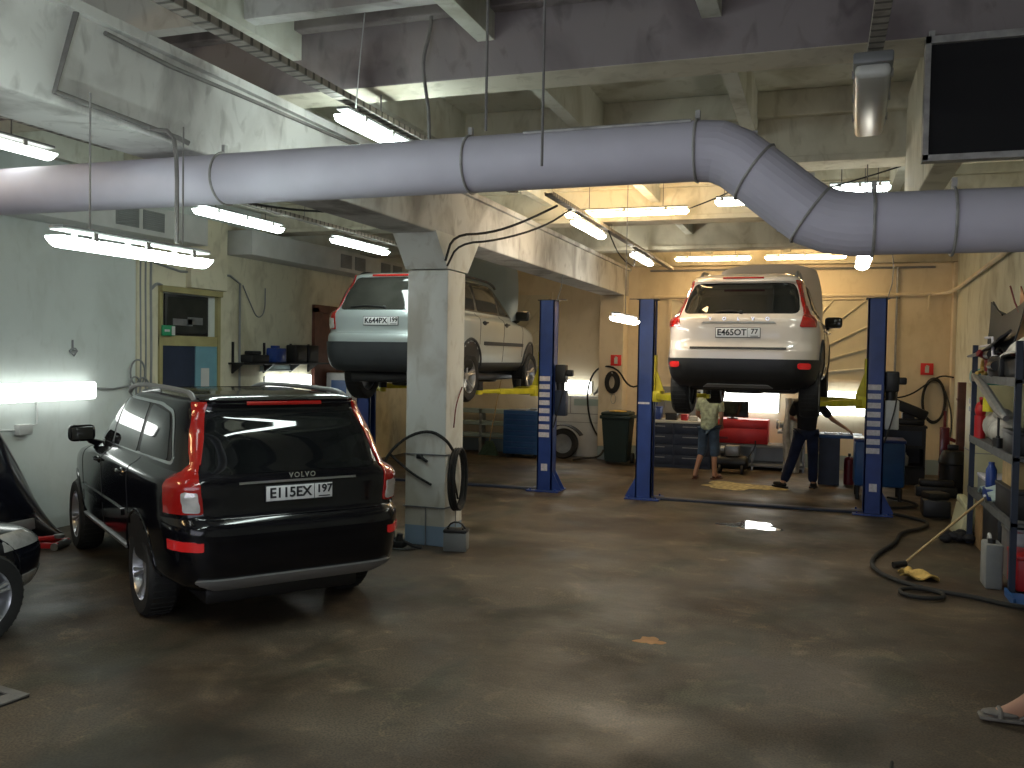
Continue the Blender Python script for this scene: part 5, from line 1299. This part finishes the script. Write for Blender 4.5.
b = B().tube(ringpts((1.76,11.55,T+.10), .16, .09, 18, 'x'),.02,8).tube([(1.66,11.4,T+.03),(1.72,11.5,T+.05),(1.82,11.68,T+.03)],.02,8); tag(b.obj('strap_coil', 'rag'), 'yellow orange strap bundle at the far end of the top shelf', 'strap')
tag(B().box((1.75,10.32,T+.11),(.20,.30,.22),.2,.03).cyl((1.66,10.2,T+.12),(1.66,10.45,T+.12),.05).tube([(1.66,10.2,T+.26),(1.7,10.35,T+.30),(1.8,10.45,T+.2)],.015,6).obj('headlamp_unit', 'black'), 'black lamp unit with a shiny edge on the top rack shelf', 'car part')
tag(B().tube([(1.66,10.9,T+.42),(1.70,10.7,T+.42),(1.70,10.65,T+.18)],.014,6).tube([(1.66,11.2,T+.33),(1.68,10.6,T+.34)],.012,6).obj('bracket', 'sticker'), 'pale bent bracket lying across the parts on the top shelf', 'bracket')
tag(B().sheet(lambda u,v: (1.68+.25*v+.03*math.sin(u*7), 9.35+.85*u, T+.235+.30*v*(1-.5*u)+.03*math.sin(v*9+u*5)), 14, 8, .02).obj('plastic_sheet', 'bag'), 'crumpled grey plastic sheet at the near end of the top shelf', 'sheet')
tag(B().cor((1.70,9.3,T),(2.2,9.32,T+.01)).cor((1.72,9.35,T),(2.15,10.15,T+.20),.04).obj('parts_crate', 'black'), 'black crate at the near end of the top rack shelf', 'crate')
# fender panels standing up out of the rack
def panel(name, lab, m, pts, base, thick=.012, tilt=0.):
    """curved body panel; pts in (y,z)"""
    t = thing(name, lab, 'car panel', base)
    b = B(); b.prism(pts, thick, Matrix(((0,0,1,0),(1,0,0,0),(0,1,0,0),(0,0,0,1))))
    bmesh.ops.triangulate(b.bm, faces=b.bm.faces[:])
    bmesh.ops.subdivide_edges(b.bm, edges=b.bm.edges[:], cuts=3, use_grid_fill=True)
    for v in b.bm.verts: v.co.x += .16*math.sin((v.co.z)*1.6)-.10*v.co.y*v.co.y
    b.obj('panel_skin', m, t, True, 60)
    return t
p_ = panel('fender_panel', 'dark grey pointed car panel standing up on the top shelf', 'clad', [(1.15,.60),(.92,.50),(.62,.44),(.30,.46),(-.05,.55),(-.05,.0),(.3,.02),(.62,.02),(.80,.03),(.95,.14)], (1.78,10.2,2.02+.18))
B().tube([(.02,1.15,.60),(.03,.9,.49),(.02,.6,.43)],.010,6).obj('panel_flange', 'black', p_)
p_ = panel('fender_panel', 'dark red pointed car panel at the right edge above the rack', 'redd', [(.62,.92),(.40,.74),(.10,.62),(-.4,.66),(-.4,-.1),(.40,.0),(.50,.35)], (1.86,10.25,2.02))
B().tube([(.02,.62,.92),(.03,.40,.73),(.02,.10,.61)],.010,6).obj('panel_flange', 'redd', p_)
tag(B().sheet(lambda u,v: (1.66+.12*v, 10.2+1.9*u, 2.36-.16*u+.10*v*(1-u)-.05*math.sin(math.pi*u)), 16, 4, .02).tube([(1.66,10.2,2.34),(1.66,11.1,2.24),(1.66,12.1,2.19)],.012,6).obj('bumper_strip', 'black'), 'long black plastic strip jutting out under the grey panel', 'car panel')
tag(B().tube([(1.66,11.6,1.98),(1.62,10.6,1.86),(1.60,9.6,1.66),(1.62,9.35,1.60)],[.02,.05,.05,.03],8,1).obj('trim_strip', 'steel'), 'long grey trim strip slanting across the rack front', 'car panel')
# middle shelf
M_ = 1.256
tag(B().ball((1.86,11.0,M_+.17),(.36,.62,.34),10).ball((1.82,10.5,M_+.14),(.32,.56,.28),10).ball((1.85,10.85,M_+.30),(.2,.3,.15),8).obj('plastic_bag', 'bag'), 'grey plastic bag heap on the middle rack shelf', 'bag')
tag(B().ball((1.72,11.45,M_+.32),(.12,.16,.20),8).cyl((1.72,11.45,M_),(1.72,11.45,M_+.26),.06).cyl((1.72,11.38,M_+.40),(1.70,11.30,M_+.46),.02).obj('spray_can', 'red'), 'red oil can at the far end of the middle shelf', 'can')
tag(B().cyl((1.72,10.95,M_+.33),(1.72,10.95,M_+.48),.055,n=20).cyl((1.72,10.95,M_+.48),(1.72,10.95,M_+.50),.045,n=20).obj('tin_can', 'yellow'), 'yellow tin standing in the bags on the middle shelf', 'can')
tag(B().cyl((1.70,10.2,M_),(1.70,10.2,M_+.10),.05,n=20).cyl((1.70,10.2,M_+.10),(1.70,10.2,M_+.12),.02).cyl((1.70,10.2,M_+.12),(1.70,10.2,M_+.44),.012).obj('air_tool', 'black'), 'small black air tool upright on the middle shelf', 'tool')
part_box('carton', 'black box at the near end of the middle rack shelf', 'box', (1.70,9.35,M_), (2.15,9.95,M_+.22), 'black')
# lower shelf
Lw = .656
part_box('carton', 'cream carton on the lower rack shelf', 'box', (1.74,9.55,Lw+.27), (2.15,10.15,Lw+.52), 'woodl', .006)
part_box('crate', 'dark crate carrying the cream carton on the lower shelf', 'crate', (1.70,9.40,Lw), (2.2,10.25,Lw+.265), 'black')
tag(B().lathe([(0,0),(.05,0),(.055,.02),(.055,.20),(.03,.25),(.03,.28),(0,.28)], (1.74,10.75,Lw+.12), 'z', 16).cor((1.68,10.6,Lw),(1.85,10.9,Lw+.12),.01).obj('bottle', 'blue'), 'blue bottle on the lower rack shelf', 'bottle')
tag(B().sheet(lambda u,v: (1.68+.3*v, 10.3+.9*u, Lw+.02+.22*math.sin(math.pi*(.1+.8*u))*(.4+.6*v)+.02*math.sin(u*17)), 14, 8, .02).obj('folded_sheet', 'palegreen'), 'pale green folded sheet on the lower rack shelf', 'sheet')
part_box('parts_box', 'grey box with a pale pink edge on the lower shelf', 'box', (1.72,10.98,Lw), (2.2,11.5,Lw+.2), 'grey', lm='sticker')
# under and beside the rack
part_box('parts_crate', 'large dark crate on the floor under the rack', 'crate', (1.74,10.3,0), (2.2,11.2,.55), 'black')
part_box('carton', 'brown carton on the floor under the far end of the rack', 'box', (1.73,11.25,0), (2.2,11.64,.52), 'cardboard', .004)
t = thing('canister', 'light grey canister standing in front of the rack upright', 'canister', (1.55,9.50,0))
B().cor((-.06,-.15,0),(.09,.15,.42),.02).obj('canister_body', 'grey', t); B().cyl((.0,-.06,.42),(.0,-.06,.46),.035).obj('cap', 'black', t); B().tube([(0,.0,.41),(0,.03,.48),(0,.1,.48),(0,.13,.41)],.014,8,1).obj('handle', 'lgrey', t)
part_box('crate', 'red crate under the near end of the rack', 'crate', (1.74,9.27,.02), (2.2,9.75,.34), 'red')
tag(B().cor((1.62,8.75,0),(2.1,9.17,.03),.005).cor((1.62,8.75,.03),(1.64,9.17,.07)).cor((2.08,8.75,.03),(2.1,9.17,.07)).obj('drip_tray', 'blued'), 'shallow blue tray on the floor before the rack', 'tray')
part_box('engine_cover', 'grey casing standing on the light grey canister side crate', 'car part', (1.76,9.80,0), (2.15,10.2,.50), 'steel')
tag(B().cor((1.35,13.4,0),(1.70,13.8,.24),.03).box((1.52,13.6,.28),(.3,.25,.1),.4,.03).obj('car_part', 'black'), 'black car part on the floor between the rack and drum machine', 'car part')
tag(B().box((1.66,12.15,.20),(.10,.5,.38),(0,.2,.1),.02).box((1.68,12.05,.42),(.10,.35,.08),(.3,0,.2),.02).obj('foam_block', 'cream'), 'pale plastic piece leaning in front of the cream cabinet', 'plastic piece')
tag(B().cor((1.85,12.0,0),(2.2,12.5,.16),.02).ball((2.0,12.2,.24),(.3,.35,.2)).obj('car_part', 'black'), 'black lump of parts on the floor before the cream cabinet', 'car part')
b = B()
for k in range(9): b.ball((1.42+.03*k%.2+.02*k, 11.6+.07*((k*3)%5), .05+.012*(k%3)), (.14,.17,.10), 6)
tag(b.obj('rag_heap', 'darkcloth'), 'small dark heap of rags on the floor left of the rack', 'rag')
t = thing('pry_bar', 'long thin stick slanting from the floor rag up to the rack', 'stick', (0,0,0))
B().cyl((.82,9.95,.03),(1.62,10.35,.72),.013).obj('stick_shaft', 'woodl', t); B().cyl((1.60,10.22,.76),(1.66,10.50,.66),.014).obj('stick_handle', 'lgrey', t); B().cyl((.74,9.91,.035),(.86,9.97,.05),.035).obj('stick_head', 'black', t)
t = thing('rag', 'yellow rag lying in the loop of the floor hose', 'rag', (.93,9.62,0))
B().sheet(lambda u,v: ((u-.5)*.34*(1-.35*v)+.04*math.sin(v*5), (v-.5)*.42, .03+.025*math.sin(u*9+v*4)+.02*math.cos(v*11)), 16, 16, .012).obj('rag_cloth', 'rag', t)
cable('floor_hose', [(.98,13.3,.03),(1.15,13.15,.03),(1.38,12.8,.03),(1.25,12.3,.03),(.95,11.9,.03),(.86,11.2,.03),(.62,10.5,.03),(.52,9.95,.03),(.58,9.5,.03),(.78,9.15,.03),(1.02,8.95,.03),(1.35,8.85,.03),(1.62,8.62,.03),(2.0,8.7,.03)], .022, 'thick black hose snaking over the floor in front of the rack', 'rubber', 'hose', None, 3, 8)
b = B().tube(ringpts((.90,8.82,.028), .18, .17, 30, 'z')[:-1], .020, 8, 0, True)
tag(b.obj('hose_loop', 'rubber'), 'round loop of black hose on the floor below the yellow rag', 'hose')
cable('floor_hose', [(1.0,14.9,.03),(1.3,14.6,.03),(1.4,14.2,.03),(1.1,13.9,.03),(.9,13.8,.03)], .018, 'short black hose behind the right lift post', 'rubber', 'hose', None, 3, 8)
cable('cord', [(.40,5.05,.012),(.34,4.6,.012),(.36,4.1,.012),(.42,3.6,.012)], .009, 'thin black cord on the floor at the bottom right', 'rubber', 'cord')
# things on the open floor
t = thing('floor_mat', 'dark metal sheet on the floor at the lower left edge', 'sheet', (-4.62,3.62,0), R(-8))
B().cor((-.75,-.5,0),(.10,.52,.012),.004).obj('mat_sheet', 'black', t); B().cor((-.02,-.5,.012),(.10,.52,.02)).cor((-.75,.46,.012),(.1,.52,.022)).obj('mat_edge', 'conduit', t)
def patch_obj(name, lab, cat, c, rx, ry_, m, seed, h=.006):
    rnd = random.Random(seed); b = B(); n = 40
    ph = [rnd.random()*6 for _ in range(4)]
    rr = [1+.22*math.sin(3*a+ph[0])+.14*math.sin(5*a+ph[1])+.08*math.sin(9*a+ph[2]) for a in [2*math.pi*k/n for k in range(n)]]
    top = [b.bm.verts.new((rx*rr[k]*.93*math.cos(2*math.pi*k/n), ry_*rr[k]*.93*math.sin(2*math.pi*k/n), h)) for k in range(n)]
    bot = [b.bm.verts.new((rx*rr[k]*math.cos(2*math.pi*k/n), ry_*rr[k]*math.sin(2*math.pi*k/n), .0005)) for k in range(n)]
    for k in range(n): b.bm.faces.new((bot[k],bot[(k+1)%n],top[(k+1)%n],top[k]))
    b.bm.faces.new(top)
    o = b.obj(name, m, None, False); o.location = (c[0],c[1],0); return tag(o, lab, cat)
patch_obj('sawdust', 'yellowish sawdust spread under the raised white car', 'sawdust', (-1.25,15.35), .62, .42, 'oilrag', 3)['kind'] = 'stuff'
patch_obj('puddle', 'shiny puddle on the floor in front of the right lift', 'puddle', (-.80,11.75), .34, .30, 'puddle', 5, .003)['kind'] = 'stuff'
patch_obj('floor_patch', 'small orange patch on the open floor', 'patch', (-1.16,6.62), .10, .085, 'copper', 9, .003)

# ================================================================ CAMERA
f_px, pitch, roll, yaw = 900., -math.atan(28/900), R(1.0), R(19)
fw = V((-math.sin(yaw)*math.cos(pitch), math.cos(yaw)*math.cos(pitch), math.sin(pitch)))
r0 = V((math.cos(yaw), math.sin(yaw), 0)); u0 = r0.cross(fw)
rt = r0*math.cos(roll)+u0*math.sin(roll); up = -r0*math.sin(roll)+u0*math.cos(roll)
cd = bpy.data.cameras.new('camera'); cam = bpy.data.objects.new('camera', cd); col.objects.link(cam)
cam.matrix_world = Matrix(((rt.x, up.x, -fw.x, 0), (rt.y, up.y, -fw.y, 0), (rt.z, up.z, -fw.z, 2.1), (0,0,0,1)))
cd.sensor_width = 36; cd.sensor_fit = 'HORIZONTAL'; cd.lens = f_px*36/1024; cd.clip_start = .05
scene.camera = cam

w = bpy.data.worlds.new('world'); scene.world = w; w.use_nodes = True
w.node_tree.nodes['Background'].inputs[0].default_value = (.05,.055,.06,1); w.node_tree.nodes['Background'].inputs[1].default_value = .2
scene.view_settings.view_transform = 'Standard'; scene.view_settings.look = 'None'
scene.view_settings.gamma = 1; scene.view_settings.use_curve_mapping = False
scene.view_settings.exposure = 0.3
scene.cycles.use_light_tree = True
scene.cycles.max_bounces = 8; scene.cycles.diffuse_bounces = 5
scene.cycles.caustics_reflective = False; scene.cycles.caustics_refractive = False
scene.cycles.sample_clamp_indirect = 4
